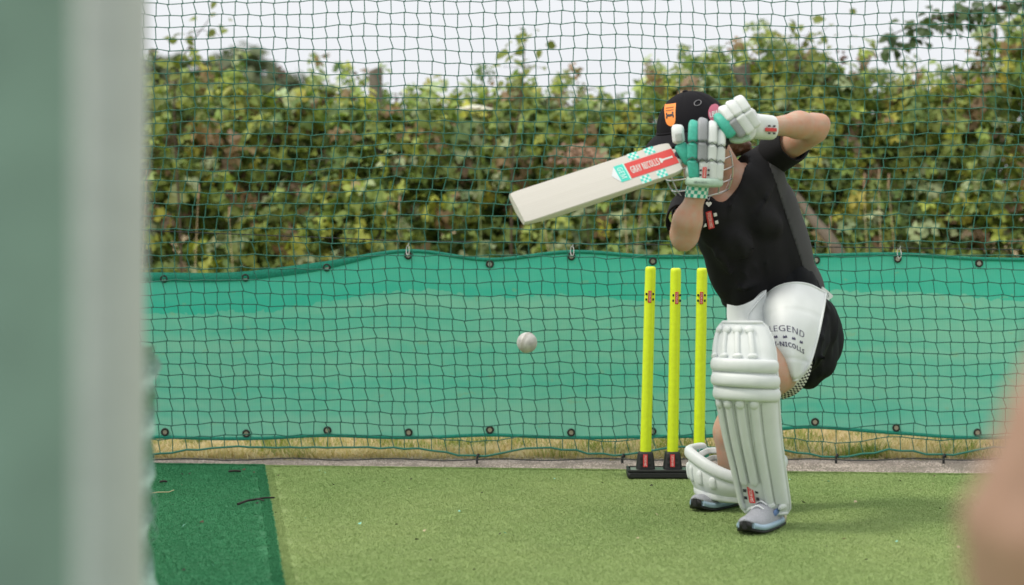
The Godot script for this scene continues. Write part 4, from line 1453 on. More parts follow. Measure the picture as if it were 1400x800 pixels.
func build_helmet(who: Node3D) -> void:
	var c := Vector3(0.5565, 1.1972, -7.4200)
	var f := Vector3(-0.22, -0.13, 0.96).normalized()
	var u := (Vector3(-0.24, 0.95, 0.2) - f * Vector3(-0.24, 0.95, 0.2).dot(f)).normalized()
	var r := u.cross(f).normalized()
	var shell := func(th: float, ph: float, g: float) -> Vector3:
		return c + r * (0.111 + g) * sin(th) * sin(ph) + f * (0.130 + g) * sin(th) * cos(ph) + u * (0.122 + g) * cos(th)
	var helmet := add_part(who, "helmet", sheet(72, 30, func(a, b):
		var ph: float = (a - 0.5) * TAU
		var low := lerpf(1.66, 2.25, clampf((absf(ph) - 0.9) / 0.7, 0.0, 1.0))
		var th: float = 0.001 + b * low
		var g := 0.0012 * (1.0 if absf(fposmod(ph + PI / 6.0, PI / 3.0) - PI / 6.0) > 0.02 else -0.3)
		return shell.call(th, ph, g), 0.008), M.helmet)
	helmet.set_meta("label", "black cloth covered batting helmet with badges")
	add_part(helmet, "button", pill(PackedVector3Array([shell.call(0.001, 0.0, -0.002), shell.call(0.001, 0.0, 0.006)]), 0.009, 0.009, r, 12, 0.5), M.helmet)
	add_part(helmet, "peak", sheet(40, 12, func(a, b):
		var turn: float = (a - 0.5) * 2.7
		var ph: float = turn - 0.38
		var base: Vector3 = shell.call(1.45, ph, -0.004)
		var out: Vector3 = (f * cos(ph * 0.8) + r * sin(ph * 0.8) * 1.1).normalized()
		return base + out * b * 0.064 * (0.30 + 0.70 * cos(turn * 0.72)) - u * (0.016 * b * b + 0.018 * b), 0.005), M.helmet)
	var brim := PackedVector3Array()
	for k in 33:
		var ph := (k / 32.0 - 0.5) * 2.55
		brim.append(shell.call(1.45, ph - 0.38, 0.0) + f * 0.001)
	add_part(helmet, "band", tube(brim, 0.004, 0.004, 6), M.helmet)
	# badges and the vent
	var on := func(a: float, b: float, g: float) -> Vector3:
		var k := sqrt(maxf(0.0, 1.0 - pow(a / 0.111, 2.0) - pow(b / 0.122, 2.0)))
		var n := (r * a / 0.0123 + u * b / 0.0149 + f * k / 0.130).normalized()
		return c + r * a + u * b + f * 0.130 * k + n * (0.002 + g)
	var orange := mat(0.82, 0.25, 0.035, 0.55)
	var shield := add_part(helmet, "badge", sheet(10, 14, func(s, t):
		var w: float = 0.021 * (1.0 if t < 0.45 else sqrt(maxf(0.0, 1.0 - pow((t - 0.45) / 0.56, 2.0)))) * (0.93 + 0.07 * cos(t * 6.0))
		return on.call(-0.043 + (s - 0.5) * 2.0 * w, 0.098 - t * 0.062, 0.0), 0.002), orange)
	shield.set_meta("label", "orange shield badge with a black animal")
	for q in [[-0.006, 0.0, 0.011, 0.006], [0.006, 0.0, 0.011, 0.006], [0.0, -0.001, 0.010, 0.005], [-0.011, -0.005, 0.004, 0.006], [0.011, -0.004, 0.004, 0.007], [-0.011, 0.005, 0.004, 0.005], [0.010, 0.006, 0.005, 0.005]]:
		add_part(shield, "mark", sheet(3, 3, func(s, t): return on.call(-0.043 + q[0] + (s - 0.5) * q[2], 0.067 + q[1] - (t - 0.5) * q[3], 0.0012), 0.001), M.black_print)
	for k in 2:
		add_part(shield, "line", sheet(6, 1, func(s, t): return on.call(-0.043 + (s - 0.5) * 0.028, 0.089 - k * 0.007 - t * 0.0022, 0.0012), 0.0008), mat(0.30, 0.10, 0.03, 0.6))
	var pink := add_part(helmet, "badge", sheet(10, 14, func(s, t):
		var w: float = 0.022 * sqrt(maxf(0.0, 1.0 - pow((t - 0.48) / 0.5, 2.0)))
		return on.call(0.083 + (s - 0.5) * 2.0 * w * 0.62, 0.070 - t * 0.050, 0.0), 0.002), mat(0.48, 0.11, 0.18, 0.55))
	pink.set_meta("label", "rounded pink badge with white letters")
	add_part(pink, "lettering", lettering("LBW", 0.02, 0.0006, func(a, b, d): return on.call(0.072 + a * 0.022, 0.036 + b * 0.015, 0.001 + d), true), M.white_print)
	var ringp := PackedVector3Array()
	for k in 25: ringp.append(on.call(0.043 + 0.0095 * cos(TAU * k / 24.0), 0.085 + 0.0072 * sin(TAU * k / 24.0), 0.0005))
	add_part(helmet, "vent_ring", tube(ringp, 0.0016, 0.0016, 6), mat(0.14, 0.14, 0.15, 0.5))
	var red := add_part(helmet, "side_mark", sheet(4, 4, func(s, t): return on.call(0.052 + s * 0.018, -0.006 - t * 0.026, 0.0), 0.002), M.red)
	add_part(red, "square", sheet(2, 2, func(s, t): return on.call(0.054 + s * 0.012, -0.012 - t * 0.007, 0.001), 0.001), M.white_print)
	# the steel grille
	var g0 := Vector3(0.5744, 1.0693, -7.3850)
	var grille := Node3D.new()
	var rows := [[0.032, 0.108, 0.120], [0.0, 0.106, 0.128], [-0.036, 0.096, 0.122], [-0.066, 0.078, 0.104]]
	var first: MeshInstance3D = null
	for row in rows:
		var path := PackedVector3Array()
		for k in 29:
			var ph := (k / 28.0 - 0.5) * 2.9
			path.append(g0 + u * row[0] + r * row[1] * sin(ph) + f * row[2] * cos(ph) - f * 0.01)
		var bar := add_part(helmet, "grille_bar", tube(path, 0.0026, 0.0026, 7), M.steel)
		if first == null: first = bar
	for ph in [-1.4, -0.75, 0.75, 1.4]:
		var path := PackedVector3Array()
		for row in [[0.05, 0.106, 0.118], [0.032, 0.108, 0.120], [0.0, 0.106, 0.128], [-0.036, 0.096, 0.122], [-0.066, 0.078, 0.104]]:
			path.append(g0 + u * row[0] + r * row[1] * sin(ph) + f * row[2] * cos(ph) - f * 0.01)
		add_part(helmet, "grille_bar", tube(smooth_path(path, 4), 0.0026, 0.0026, 7), M.steel)
	grille.free()

func seg(parent: Node3D, called: String, pts: Array, rx: float, ry: float, m: Material, up := Vector3(0, 0, 1), power := 3.0, ends := 0.55) -> MeshInstance3D:
	return add_part(parent, called, pill(smooth_path(PackedVector3Array(pts), 4), rx, ry, up, 16, ends, power), m)

func build_right_glove(who: Node3D) -> void:
	var glove := seg(who, "batting_glove", [Vector3(0.5530, 1.0337, -7.1080), Vector3(0.5634, 1.0917, -7.1060), Vector3(0.5701, 1.1498, -7.1120), Vector3(0.5740, 1.1889, -7.1350)], 0.050, 0.019, M.pad_white, Vector3(0, 0, 1), 3.0, 0.5)
	glove.set_meta("label", "white batting glove, teal first finger, round the bat handle")
	# first finger teal, second grey, two white; three guards on each
	seg(glove, "finger_tip", [Vector3(0.5341, 1.2119, -7.1080), Vector3(0.5314, 1.1985, -7.0850), Vector3(0.5290, 1.1545, -7.0750)], 0.0150, 0.014, M.teal)
	seg(glove, "finger_guard", [Vector3(0.5288, 1.1567, -7.0770), Vector3(0.5279, 1.1043, -7.0780)], 0.0156, 0.014, M.teal)
	seg(glove, "finger_guard", [Vector3(0.5281, 1.1065, -7.0800), Vector3(0.5314, 1.0787, -7.0800), Vector3(0.5349, 1.0487, -7.0830)], 0.0162, 0.014, M.teal)
	seg(glove, "finger_tip", [Vector3(0.5604, 1.2183, -7.1060), Vector3(0.5581, 1.2049, -7.0820), Vector3(0.5568, 1.1555, -7.0720)], 0.0150, 0.014, M.glove_grey)
	seg(glove, "finger_guard", [Vector3(0.5568, 1.1577, -7.0740), Vector3(0.5562, 1.1000, -7.0750)], 0.0152, 0.014, M.glove_grey)
	seg(glove, "finger_tip", [Vector3(0.5900, 1.2098, -7.1080), Vector3(0.5877, 1.1964, -7.0850), Vector3(0.5856, 1.1492, -7.0750)], 0.0148, 0.014, M.pad_white)
	seg(glove, "finger_guard", [Vector3(0.5853, 1.1513, -7.0770), Vector3(0.5843, 1.1000, -7.0780)], 0.0148, 0.014, M.pad_white)
	seg(glove, "finger_tip", [Vector3(0.6162, 1.1938, -7.1120), Vector3(0.6141, 1.1816, -7.0920), Vector3(0.6123, 1.1429, -7.0820)], 0.0134, 0.013, M.pad_white)
	seg(glove, "finger_guard", [Vector3(0.6120, 1.1450, -7.0840), Vector3(0.6105, 1.0958, -7.0840)], 0.0134, 0.013, M.pad_white)
	# the pointed ends where one guard meets the next
	for q in [[Vector3(0.5275, 1.1543, -7.0600), 0.015], [Vector3(0.5267, 1.1052, -7.0620), 0.0155], [Vector3(0.5554, 1.1553, -7.0570), 0.0150], [Vector3(0.5552, 1.1010, -7.0600), 0.0152], [Vector3(0.5841, 1.1489, -7.0600), 0.0147], [Vector3(0.5830, 1.1010, -7.0620), 0.0147], [Vector3(0.6109, 1.1427, -7.0680), 0.0132], [Vector3(0.6092, 1.0968, -7.0690), 0.0132]]:
		var m: Vector3 = q[0]
		add_part(glove, "seam", tube(PackedVector3Array([m + Vector3(-q[1], -0.004, -0.007), m + Vector3(-q[1] * 0.6, 0.001, 0.0), m + Vector3(0, 0.008, 0.0008), m + Vector3(q[1] * 0.6, 0.001, 0.0), m + Vector3(q[1], -0.004, -0.007)]), 0.0014, 0.0014, 5), M.seam_dark)
	# the back of the hand
	seg(glove, "knuckle_guard", [Vector3(0.5622, 1.1043, -7.0780), Vector3(0.5627, 1.0444, -7.0820)], 0.0158, 0.013, M.pad_white, Vector3(0, 0, 1), 3.0, 0.6)
	seg(glove, "knuckle_guard", [Vector3(0.5868, 1.1033, -7.0780), Vector3(0.5863, 1.0444, -7.0820)], 0.0142, 0.013, M.pad_white, Vector3(0, 0, 1), 3.0, 0.6)
	seg(glove, "knuckle_guard", [Vector3(0.6090, 1.0990, -7.0820), Vector3(0.6049, 1.0444, -7.0860)], 0.0132, 0.013, M.pad_white, Vector3(0, 0, 1), 3.0, 0.6)
	emblem(glove, Vector3(0.5629, 1.0679, -7.0640), Vector3(0.99, 0.03, 0.05).normalized(), Vector3(0.06, 1.0, 0.0).normalized(), 0.032, M.black_print)
	seg(glove, "wrist_roll", [Vector3(0.5126, 1.0434, -7.1000), Vector3(0.5353, 1.0412, -7.0740), Vector3(0.5672, 1.0391, -7.0700), Vector3(0.5957, 1.0380, -7.0780), Vector3(0.6147, 1.0401, -7.1000)], 0.0135, 0.012, M.mint, Vector3(0, 0, 1), 2.4, 0.8)
	add_part(glove, "lettering", lettering("GRAY-NICOLLS", 0.01, 0.0005, func(a, b, d): return Vector3(0.5323, 1.0369, -7.0620) + Vector3(a * 0.052, b * 0.006 - a * 0.002, d - 4.0 * a * (a - 1.0) * 0.004)), M.black_print)
	# checked wrist band
	var check := Image.create(20, 4, false, Image.FORMAT_RGBA8)
	for y in 4:
		for x in 20: check.set_pixel(x, y, (Color(0.03, 0.36, 0.27) if (x + y) % 2 == 0 else Color(0.62, 0.76, 0.70)).linear_to_srgb())
	var cm := StandardMaterial3D.new()
	cm.albedo_texture = ImageTexture.create_from_image(check)
	cm.texture_filter = BaseMaterial3D.TEXTURE_FILTER_NEAREST
	cm.roughness = 0.8
	var rings := []
	for st in [[Vector3(0.5422, 0.9938, -7.1200), 0.0325], [Vector3(0.5443, 1.0079, -7.1190), 0.0335], [Vector3(0.5462, 1.0219, -7.1170), 0.0335], [Vector3(0.5482, 1.0358, -7.1150), 0.0325]]:
		var ring := PackedVector3Array()
		for k in 32: ring.append(st[0] + Vector3(cos(TAU * k / 32.0) * st[1], 0.18 * cos(TAU * k / 32.0) * st[1] * -0.4, sin(TAU * k / 32.0) * st[1]))
		rings.append(ring)
	add_part(glove, "wrist_band", loft(rings, false), cm)
	# the thumb
	seg(glove, "thumb_guard", [Vector3(0.4873, 1.2046, -7.1150), Vector3(0.4870, 1.1860, -7.1000), Vector3(0.4908, 1.1517, -7.1000)], 0.0185, 0.014, M.pad_white, Vector3(0, 0, 1), 2.4)
	seg(glove, "thumb_panel", [Vector3(0.4877, 1.1858, -7.0880), Vector3(0.4910, 1.1558, -7.0880)], 0.0110, 0.006, M.glove_white_panel if M.has("glove_white_panel") else M.pad_seam, Vector3(0, 0, 1), 2.4)
	seg(glove, "thumb_base", [Vector3(0.4900, 1.1539, -7.1050), Vector3(0.5068, 1.1260, -7.0980), Vector3(0.5264, 1.0938, -7.1000)], 0.0190, 0.012, M.teal, Vector3(0, 0, 1), 2.4)

func build_left_glove(who: Node3D) -> void:
	var tilt := Vector3(0.05, 0.15, 1.0).normalized()
	var glove := seg(who, "batting_glove", [Vector3(0.7249, 1.2061, -7.1350), Vector3(0.6856, 1.2125, -7.1300), Vector3(0.6498, 1.2256, -7.1400), Vector3(0.6321, 1.2369, -7.1600)], 0.050, 0.018, M.pad_white, tilt, 3.0, 0.5)
	glove.set_meta("label", "white batting glove with teal finger at the top of the handle")
	seg(glove, "finger_tip", [Vector3(0.6096, 1.2306, -7.1250), Vector3(0.6135, 1.2244, -7.0950), Vector3(0.6277, 1.2028, -7.0850), Vector3(0.6476, 1.1730, -7.0900)], 0.0182, 0.015, M.teal, tilt, 3.0)
	seg(glove, "finger_tip", [Vector3(0.6208, 1.2519, -7.1180), Vector3(0.6252, 1.2480, -7.0950), Vector3(0.6445, 1.2198, -7.0820)], 0.0160, 0.014, M.pad_white, tilt)
	seg(glove, "finger_guard", [Vector3(0.6413, 1.2241, -7.0820), Vector3(0.6810, 1.1751, -7.0920)], 0.0172, 0.014, M.glove_grey, tilt, 3.0)
	seg(glove, "finger_tip", [Vector3(0.6420, 1.2668, -7.1150), Vector3(0.6463, 1.2629, -7.0920), Vector3(0.6657, 1.2326, -7.0800)], 0.0160, 0.014, M.pad_white, tilt)
	seg(glove, "finger_guard", [Vector3(0.6626, 1.2369, -7.0810), Vector3(0.7014, 1.1837, -7.0920)], 0.0166, 0.014, M.pad_white, tilt, 3.0)
	seg(glove, "finger_tip", [Vector3(0.6659, 1.2798, -7.1180), Vector3(0.6702, 1.2769, -7.0950), Vector3(0.6896, 1.2455, -7.0840)], 0.0155, 0.014, M.pad_white, tilt)
	seg(glove, "finger_guard", [Vector3(0.6865, 1.2498, -7.0850), Vector3(0.7209, 1.2009, -7.0950)], 0.0158, 0.014, M.pad_white, tilt, 3.0)
	seg(glove, "palm_edge", [Vector3(0.6413, 1.1713, -7.1150), Vector3(0.6667, 1.1648, -7.1100), Vector3(0.7010, 1.1755, -7.1100)], 0.0120, 0.012, M.mint, tilt)
	# wrist cuff
	var rings := []
	var axis: Vector3 = (Vector3(0.7610, 1.2074, -7.1900) - Vector3(0.6942, 1.2082, -7.1300)).normalized()
	var side := axis.cross(Vector3.BACK).normalized()
	var front := side.cross(axis)
	for st in [[Vector3(0.6957, 1.2085, -7.1450), 0.034], [Vector3(0.7048, 1.2065, -7.1500), 0.0375], [Vector3(0.7380, 1.2039, -7.1780), 0.0375], [Vector3(0.7664, 1.2022, -7.2000), 0.0365], [Vector3(0.7688, 1.2023, -7.2020), 0.0335]]:
		var ring := PackedVector3Array()
		for k in 32:
			var a := TAU * k / 32.0
			ring.append(st[0] + (side * signf(cos(a)) * pow(absf(cos(a)), 0.75) + front * signf(sin(a)) * pow(absf(sin(a)), 0.75)) * st[1])
		rings.append(ring)
	add_part(glove, "wrist_cuff", loft(rings, false), M.pad_white)
	emblem(glove, Vector3(0.7402, 1.1952, -7.1780) + front * 0.0385, -side, axis, 0.050, M.black_print, 0.6)

func guard_point(s: float, t: float) -> Vector3:
	# the curved face of the thigh guard: s runs from the waist to the knee, t across
	var rows := [
		[Vector3(0.7863, 0.6894, -7.4700), Vector3(0.8181, 0.7192, -7.4100), Vector3(0.8646, 0.7315, -7.3850), Vector3(0.9157, 0.7241, -7.4000), Vector3(0.9643, 0.6989, -7.4100)],
		[Vector3(0.7620, 0.6551, -7.4300), Vector3(0.7928, 0.6798, -7.3400), Vector3(0.8499, 0.6922, -7.3150), Vector3(0.9063, 0.6843, -7.3400), Vector3(0.9535, 0.6655, -7.3600)],
		[Vector3(0.7671, 0.5988, -7.3900), Vector3(0.7855, 0.6203, -7.2900), Vector3(0.8351, 0.6330, -7.2600), Vector3(0.8920, 0.6211, -7.2750), Vector3(0.9329, 0.5997, -7.3000)],
		[Vector3(0.7691, 0.5509, -7.3000), Vector3(0.7892, 0.5637, -7.2400), Vector3(0.8357, 0.5713, -7.2250), Vector3(0.8799, 0.5589, -7.2450), Vector3(0.9133, 0.5399, -7.2650)],
		[Vector3(0.8005, 0.5005, -7.2600), Vector3(0.8114, 0.5079, -7.2200), Vector3(0.8403, 0.5112, -7.2050), Vector3(0.8752, 0.5020, -7.2400), Vector3(0.8944, 0.4935, -7.2350)],
		[Vector3(0.8287, 0.4627, -7.2350), Vector3(0.8330, 0.4621, -7.2150), Vector3(0.8456, 0.4603, -7.2100), Vector3(0.8633, 0.4609, -7.2300), Vector3(0.8776, 0.4645, -7.2400)],
		[Vector3(0.8387, 0.4487, -7.2450), Vector3(0.8420, 0.4462, -7.2350), Vector3(0.8480, 0.4455, -7.2300), Vector3(0.8551, 0.4462, -7.2350), Vector3(0.8607, 0.4476, -7.2450)],
	]
	var y := clampf(s, 0.0, 1.0) * (rows.size() - 1)
	var j := mini(int(y), rows.size() - 2)
	var line := []
	for k in [maxi(j - 1, 0), j, j + 1, mini(j + 2, rows.size() - 1)]:
		var x := clampf(t, 0.0, 1.0) * 4.0
		var i := mini(int(x), 3)
		var row: Array = rows[k]
		line.append(row[i].cubic_interpolate(row[i + 1], row[maxi(i - 1, 0)], row[mini(i + 2, 4)], x - i))
	return line[1].cubic_interpolate(line[2], line[0], line[3], y - j)

func build_thigh_guard(who: Node3D) -> void:
	var guard := add_part(who, "thigh_guard", sheet(44, 60, func(u, v):
		var p := guard_point(v, u)
		var d := 0.0
		# two stitched channels across the foam
		for c in [0.27, 0.66]:
			d -= 0.0035 * exp(-pow((v - c) / 0.012, 2.0))
		return p + Vector3(0, 0, d), 0.012), M.pad_white)
	guard.set_meta("label", "white foam thigh guard strapped over the shorts")
	var edge := PackedVector3Array()
	for k in 20: edge.append(guard_point(0.0, k / 20.0))
	for k in 20: edge.append(guard_point(k / 20.0, 1.0))
	for k in 20: edge.append(guard_point(1.0, 1.0 - k / 20.0))
	for k in 21: edge.append(guard_point(1.0 - k / 20.0, 0.0))
	add_part(guard, "piping", tube(edge, 0.0042, 0.0042, 7), M.pad_white)
	var on := func(s: float, t: float, d: float) -> Vector3: return guard_point(s, t) + Vector3(-0.1, 0.1, 1.0).normalized() * (0.0006 + d)
	add_part(guard, "lettering", lettering("LEGEND", 0.02, 0.0006, func(a, b, d): return on.call(0.415 + a * 0.055 - b * 0.046, 0.20 + a * 0.53, d)), M.navy_print)
	add_part(guard, "lettering", lettering("GRAY-NICOLLS", 0.02, 0.0006, func(a, b, d): return on.call(0.515 + a * 0.085 - b * 0.038, 0.0 + a * 0.76, d), true), M.navy_print)
	for k in 5:
		var t := 0.15 + k * 0.135
		add_part(guard, "crown_mark", sheet(4, 2, func(u, v):
			var rise: float = 0.012 * absf(sin(u * PI * 2.0)) * (1.0 - v)
			return on.call(0.455 + k * 0.013 + v * 0.012 - rise, t + (u - 0.5) * 0.06, 0.0004), 0.0004), M.navy_print)
	# the inner guard, tucked under the hem of the shirt
	var rows := [[Vector3(0.6655, 0.6627, -7.4600), Vector3(0.6946, 0.6619, -7.3850), Vector3(0.7389, 0.6801, -7.3800), Vector3(0.7843, 0.7093, -7.4300)], [Vector3(0.6638, 0.6230, -7.4400), Vector3(0.6925, 0.6140, -7.3600), Vector3(0.7361, 0.6280, -7.3500), Vector3(0.7814, 0.6477, -7.4000)], [Vector3(0.6694, 0.5937, -7.4000), Vector3(0.6943, 0.5845, -7.3300), Vector3(0.7372, 0.5944, -7.3150), Vector3(0.7874, 0.6045, -7.3700)], [Vector3(0.6918, 0.5475, -7.3500), Vector3(0.7118, 0.5433, -7.2800), Vector3(0.7462, 0.5440, -7.2700), Vector3(0.7923, 0.5489, -7.3300)]]
	var inner := add_part(who, "inner_guard", sheet(24, 20, func(u, v):
		var y: float = v * 3.0
		var j := mini(int(y), 2)
		var l := []
		for k in [maxi(j - 1, 0), j, j + 1, mini(j + 2, 3)]:
			var x: float = u * 3.0
			var i := mini(int(x), 2)
			l.append(rows[k][i].cubic_interpolate(rows[k][i + 1], rows[k][maxi(i - 1, 0)], rows[k][mini(i + 2, 3)], x - i))
		return l[1].cubic_interpolate(l[2], l[0], l[3], y - j), 0.016), M.pad_white)
	inner.set_meta("label", "white inner thigh guard under the shirt hem")
	add_part(inner, "piping", tube(smooth_path(PackedVector3Array([Vector3(0.7778, 0.6967, -7.4100), Vector3(0.7419, 0.6630, -7.3650), Vector3(0.7178, 0.6327, -7.3450), Vector3(0.7150, 0.5944, -7.3150)]), 5), 0.003, 0.003, 6), M.pad_white)
	# checked elastic strap round the thigh, and the waist strap
	var check := Image.create(36, 4, false, Image.FORMAT_RGBA8)
	for y in 4:
		for x in 36: check.set_pixel(x, y, (Color(0.02, 0.02, 0.03) if (x + y) % 2 == 0 and y > 0 else Color(0.70, 0.71, 0.70)).linear_to_srgb())
	var cm := StandardMaterial3D.new()
	cm.albedo_texture = ImageTexture.create_from_image(check)
	cm.texture_filter = BaseMaterial3D.TEXTURE_FILTER_NEAREST
	cm.roughness = 0.85
	var strap := [[Vector3(0.9005, 0.5505, -7.3050), Vector3(0.9171, 0.5310, -7.3300)], [Vector3(0.8870, 0.5112, -7.2650), Vector3(0.9091, 0.4975, -7.3000)], [Vector3(0.8722, 0.4703, -7.2500), Vector3(0.8986, 0.4587, -7.2850)], [Vector3(0.8509, 0.4390, -7.2550), Vector3(0.8829, 0.4219, -7.3000)], [Vector3(0.8269, 0.4152, -7.2750), Vector3(0.8587, 0.3957, -7.3200)], [Vector3(0.8042, 0.4010, -7.3100), Vector3(0.8277, 0.3787, -7.3600)]]
	var sp := add_part(who, "thigh_strap", sheet(40, 3, func(u, v):
		var x: float = u * 5.0
		var i := mini(int(x), 4)
		var e := []
		for s in 2: e.append(strap[i][s].cubic_interpolate(strap[i + 1][s], strap[maxi(i - 1, 0)][s], strap[mini(i + 2, 5)][s], x - i))
		return e[0].lerp(e[1], v), 0.003), cm)
	sp.set_meta("label", "black and white checked elastic thigh strap")
	var ws := add_part(who, "waist_strap", sheet(8, 4, func(u, v):
		var a: Vector3 = Vector3(0.9604, 0.7175, -7.4500).lerp(Vector3(1.0068, 0.6852, -7.5600), u)
		var b: Vector3 = Vector3(0.9581, 0.6664, -7.4300).lerp(Vector3(1.0068, 0.6806, -7.5600), u)
		return a.lerp(b, v) + Vector3(0, 0, 0.012 * sin(PI * u)), 0.004), M.pad_white)
	add_part(ws, "lettering", lettering("GN", 0.01, 0.0006, func(a, b, d): return Vector3(0.9652, 0.6911, -7.4340) + Vector3(a * 0.016, b * 0.016 - 0.008, d - a * 0.035 + 0.006)), M.navy_print)

func pad_frame(s: float) -> Array:
	# centre line and half width of the front pad's face: s from the top of the flap to the instep
	var mid := [Vector3(0.6757, 0.6274, -7.0900), Vector3(0.6756, 0.5468, -7.0400), Vector3(0.6783, 0.4584, -7.0200), Vector3(0.7010, 0.3077, -7.0700), Vector3(0.7282, 0.1829, -7.1200), Vector3(0.7595, 0.0476, -7.1850)]
	var wide := [0.080, 0.090, 0.093, 0.085, 0.078, 0.073]
	var at := [0.0, 0.147, 0.31, 0.566, 0.773, 1.0]
	for i in 5:
		if s <= at[i + 1] or i == 4:
			var k := clampf((s - at[i]) / (at[i + 1] - at[i]), 0.0, 1.0)
			var p: Vector3 = mid[i].cubic_interpolate(mid[i + 1], mid[maxi(i - 1, 0)], mid[mini(i + 2, 5)], k)
			var w: float = lerpf(wide[i], wide[i + 1], k)
			return [p, w]
	return []

const PAD_NORMAL := Vector3(-0.16, 0.06, 0.985)

func pad_point(s: float, t: float, d: float) -> Vector3:
	var f := pad_frame(s)
	var n := PAD_NORMAL.normalized()
	var x := Vector3(n.z, 0, -n.x).normalized()
	var w: float = f[1]
	if s < 0.15: w *= sqrt(1.0 - pow(1.0 - maxf(s, 0.0) / 0.15, 2.0) * 0.50)
	if s > 0.93: w *= 1.0 - 0.20 * pow((s - 0.93) / 0.07, 2.0)
	var a := t * 1.30
	var r := w / sin(1.30)
	return f[0] + x * r * sin(a) + n * (r * cos(a) - r) * 0.85 + (x * sin(a) + n * cos(a)) * d

func build_front_pad(who: Node3D) -> void:
	var pad := add_part(who, "front_pad", sheet(60, 90, func(u, v):
		var t: float = u * 2.0 - 1.0
		# the foot of the pad is scooped for the instep
		var s: float = v * (1.0 - 0.045 * (1.0 - smoothstep(0.0, 0.75, absf(t + 0.25))))
		return pad_point(s, t, 0.0), 0.014), M.pad_white)
	pad.set_meta("label", "white batting pad strapped upright on the front leg")
	var along := func(s0: float, s1: float, t0: float, t1: float, d: float, n: int) -> PackedVector3Array:
		var o := PackedVector3Array()
		for k in n + 1: o.append(pad_point(lerpf(s0, s1, float(k) / n), lerpf(t0, t1, float(k) / n), d))
		return o
	# three rolls across the knee
	for q in [[0.232, 0.0200], [0.306, 0.0200], [0.380, 0.0205]]:
		var path := PackedVector3Array()
		for k in 17: path.append(pad_point(q[0] + 0.008 * (k / 8.0 - 1.0), lerpf(-0.98, 0.98, k / 16.0), 0.003))
		add_part(pad, "knee_roll", pill(path, q[1], 0.0125, PAD_NORMAL, 16, 0.7, 2.2), M.pad_white)
	# upright bolsters on the flap above the knee, each with its stitched pocket
	for t in [-0.86, -0.50, -0.14, 0.22]:
		add_part(pad, "flap_bolster", pill(along.call(0.025, 0.070, t * 0.93, t * 0.96, 0.003, 4), 0.0150, 0.009, pad_normal(t), 14, 1.0, 2.2), M.pad_white)
		add_part(pad, "flap_bolster", pill(along.call(0.158, 0.196, t, t, 0.003, 4), 0.0152, 0.009, pad_normal(t), 14, 1.0, 2.2), M.pad_white)
		add_part(pad, "flap_rib", pill(along.call(0.055, 0.175, t, t, 0.001, 8), 0.0085, 0.008, pad_normal(t), 12, 1.0, 2.2), M.pad_white)
	# shin bolsters
	var ends := [[-0.80, 0.97], [-0.48, 0.845], [-0.16, 0.845], [0.17, 0.955]]
	for e in ends:
		add_part(pad, "bolster_cap", pill(along.call(0.405, 0.455, e[0], e[0], 0.004, 4), 0.0142, 0.010, pad_normal(e[0]), 14, 1.0, 2.2), M.pad_white)
		add_part(pad, "shin_bolster", pill(along.call(0.43, e[1], e[0], e[0], 0.002, 12), 0.0128, 0.0075, pad_normal(e[0]), 14, 1.2, 2.2), M.pad_white)
	for e in [[0.17, 0.920, 0.962], [0.55, 0.925, 0.968]]:
		add_part(pad, "bolster_cap", pill(along.call(e[1], e[2], e[0], e[0], 0.004, 4), 0.0165, 0.009, pad_normal(e[0]), 14, 1.0, 2.2), M.pad_white)
	add_part(pad, "wing", sheet(14, 40, func(u, v): return pad_point(lerpf(0.42, 0.93, v), lerpf(0.36, 0.985, u), 0.0075 * sin(PI * clampf(u * 1.2, 0.0, 1.0)) + 0.0015), 0.004), M.pad_white)
	add_part(pad, "wing", sheet(14, 20, func(u, v): return pad_point(lerpf(0.03, 0.20, v), lerpf(0.44, 0.985, u), 0.006 * sin(PI * u) + 0.001), 0.003), M.pad_white)
	# stitched seams lie in the grooves between the bolsters
	for t in [-0.64, -0.32, 0.0, 0.345]:
		add_part(pad, "seam", tube(along.call(0.43, 0.93 if t > 0.3 or t < -0.6 else 0.83, t, t, 0.0012, 14), 0.0016, 0.0016, 5), M.pad_seam)
	for s in [0.018, 0.985]:
		var path := PackedVector3Array()
		for k in 25:
			var t := lerpf(-1.0, 1.0, k / 24.0)
			path.append(pad_point((s if s < 0.5 else s - 0.045 * (1.0 - smoothstep(0.0, 0.75, absf(t + 0.25)))) - (0.018 if s < 0.5 else -0.010), t, 0.0))
		add_part(pad, "piping", tube(path, 0.006, 0.006, 8), M.pad_white)
	for t in [-1.0, 1.0]:
		add_part(pad, "piping", tube(along.call(0.0, 0.99, t, t, 0.0, 30), 0.0055, 0.0055, 8), M.pad_white)
	emblem(pad, pad_point(0.885, -0.30, 0.007), Vector3(0.96, -0.08, 0.20).normalized(), Vector3(-0.17, 0.98, 0.05).normalized(), 0.050, M.black_print)
	# straps round the calf
	for s in [0.36, 0.62]:
		var a := pad_point(s, 1.0, -0.005)
		var b := pad_point(s, -1.0, -0.005)
		add_part(pad, "strap", pill(smooth_path(PackedVector3Array([a, a + Vector3(-0.01, 0.005, -0.07), (a + b) * 0.5 + Vector3(0.01, 0.005, -0.13), b + Vector3(0.02, 0, -0.07), b]), 5), 0.014, 0.003, Vector3.UP.cross(Vector3.RIGHT), 10, 0.3, 3.0), M.pad_white)

func pad_normal(t: float) -> Vector3:
	var n := PAD_NORMAL.normalized()
	var x := Vector3(n.z, 0, -n.x).normalized()
	return (x * sin(t * 1.3) + n * cos(t * 1.3)).normalized()

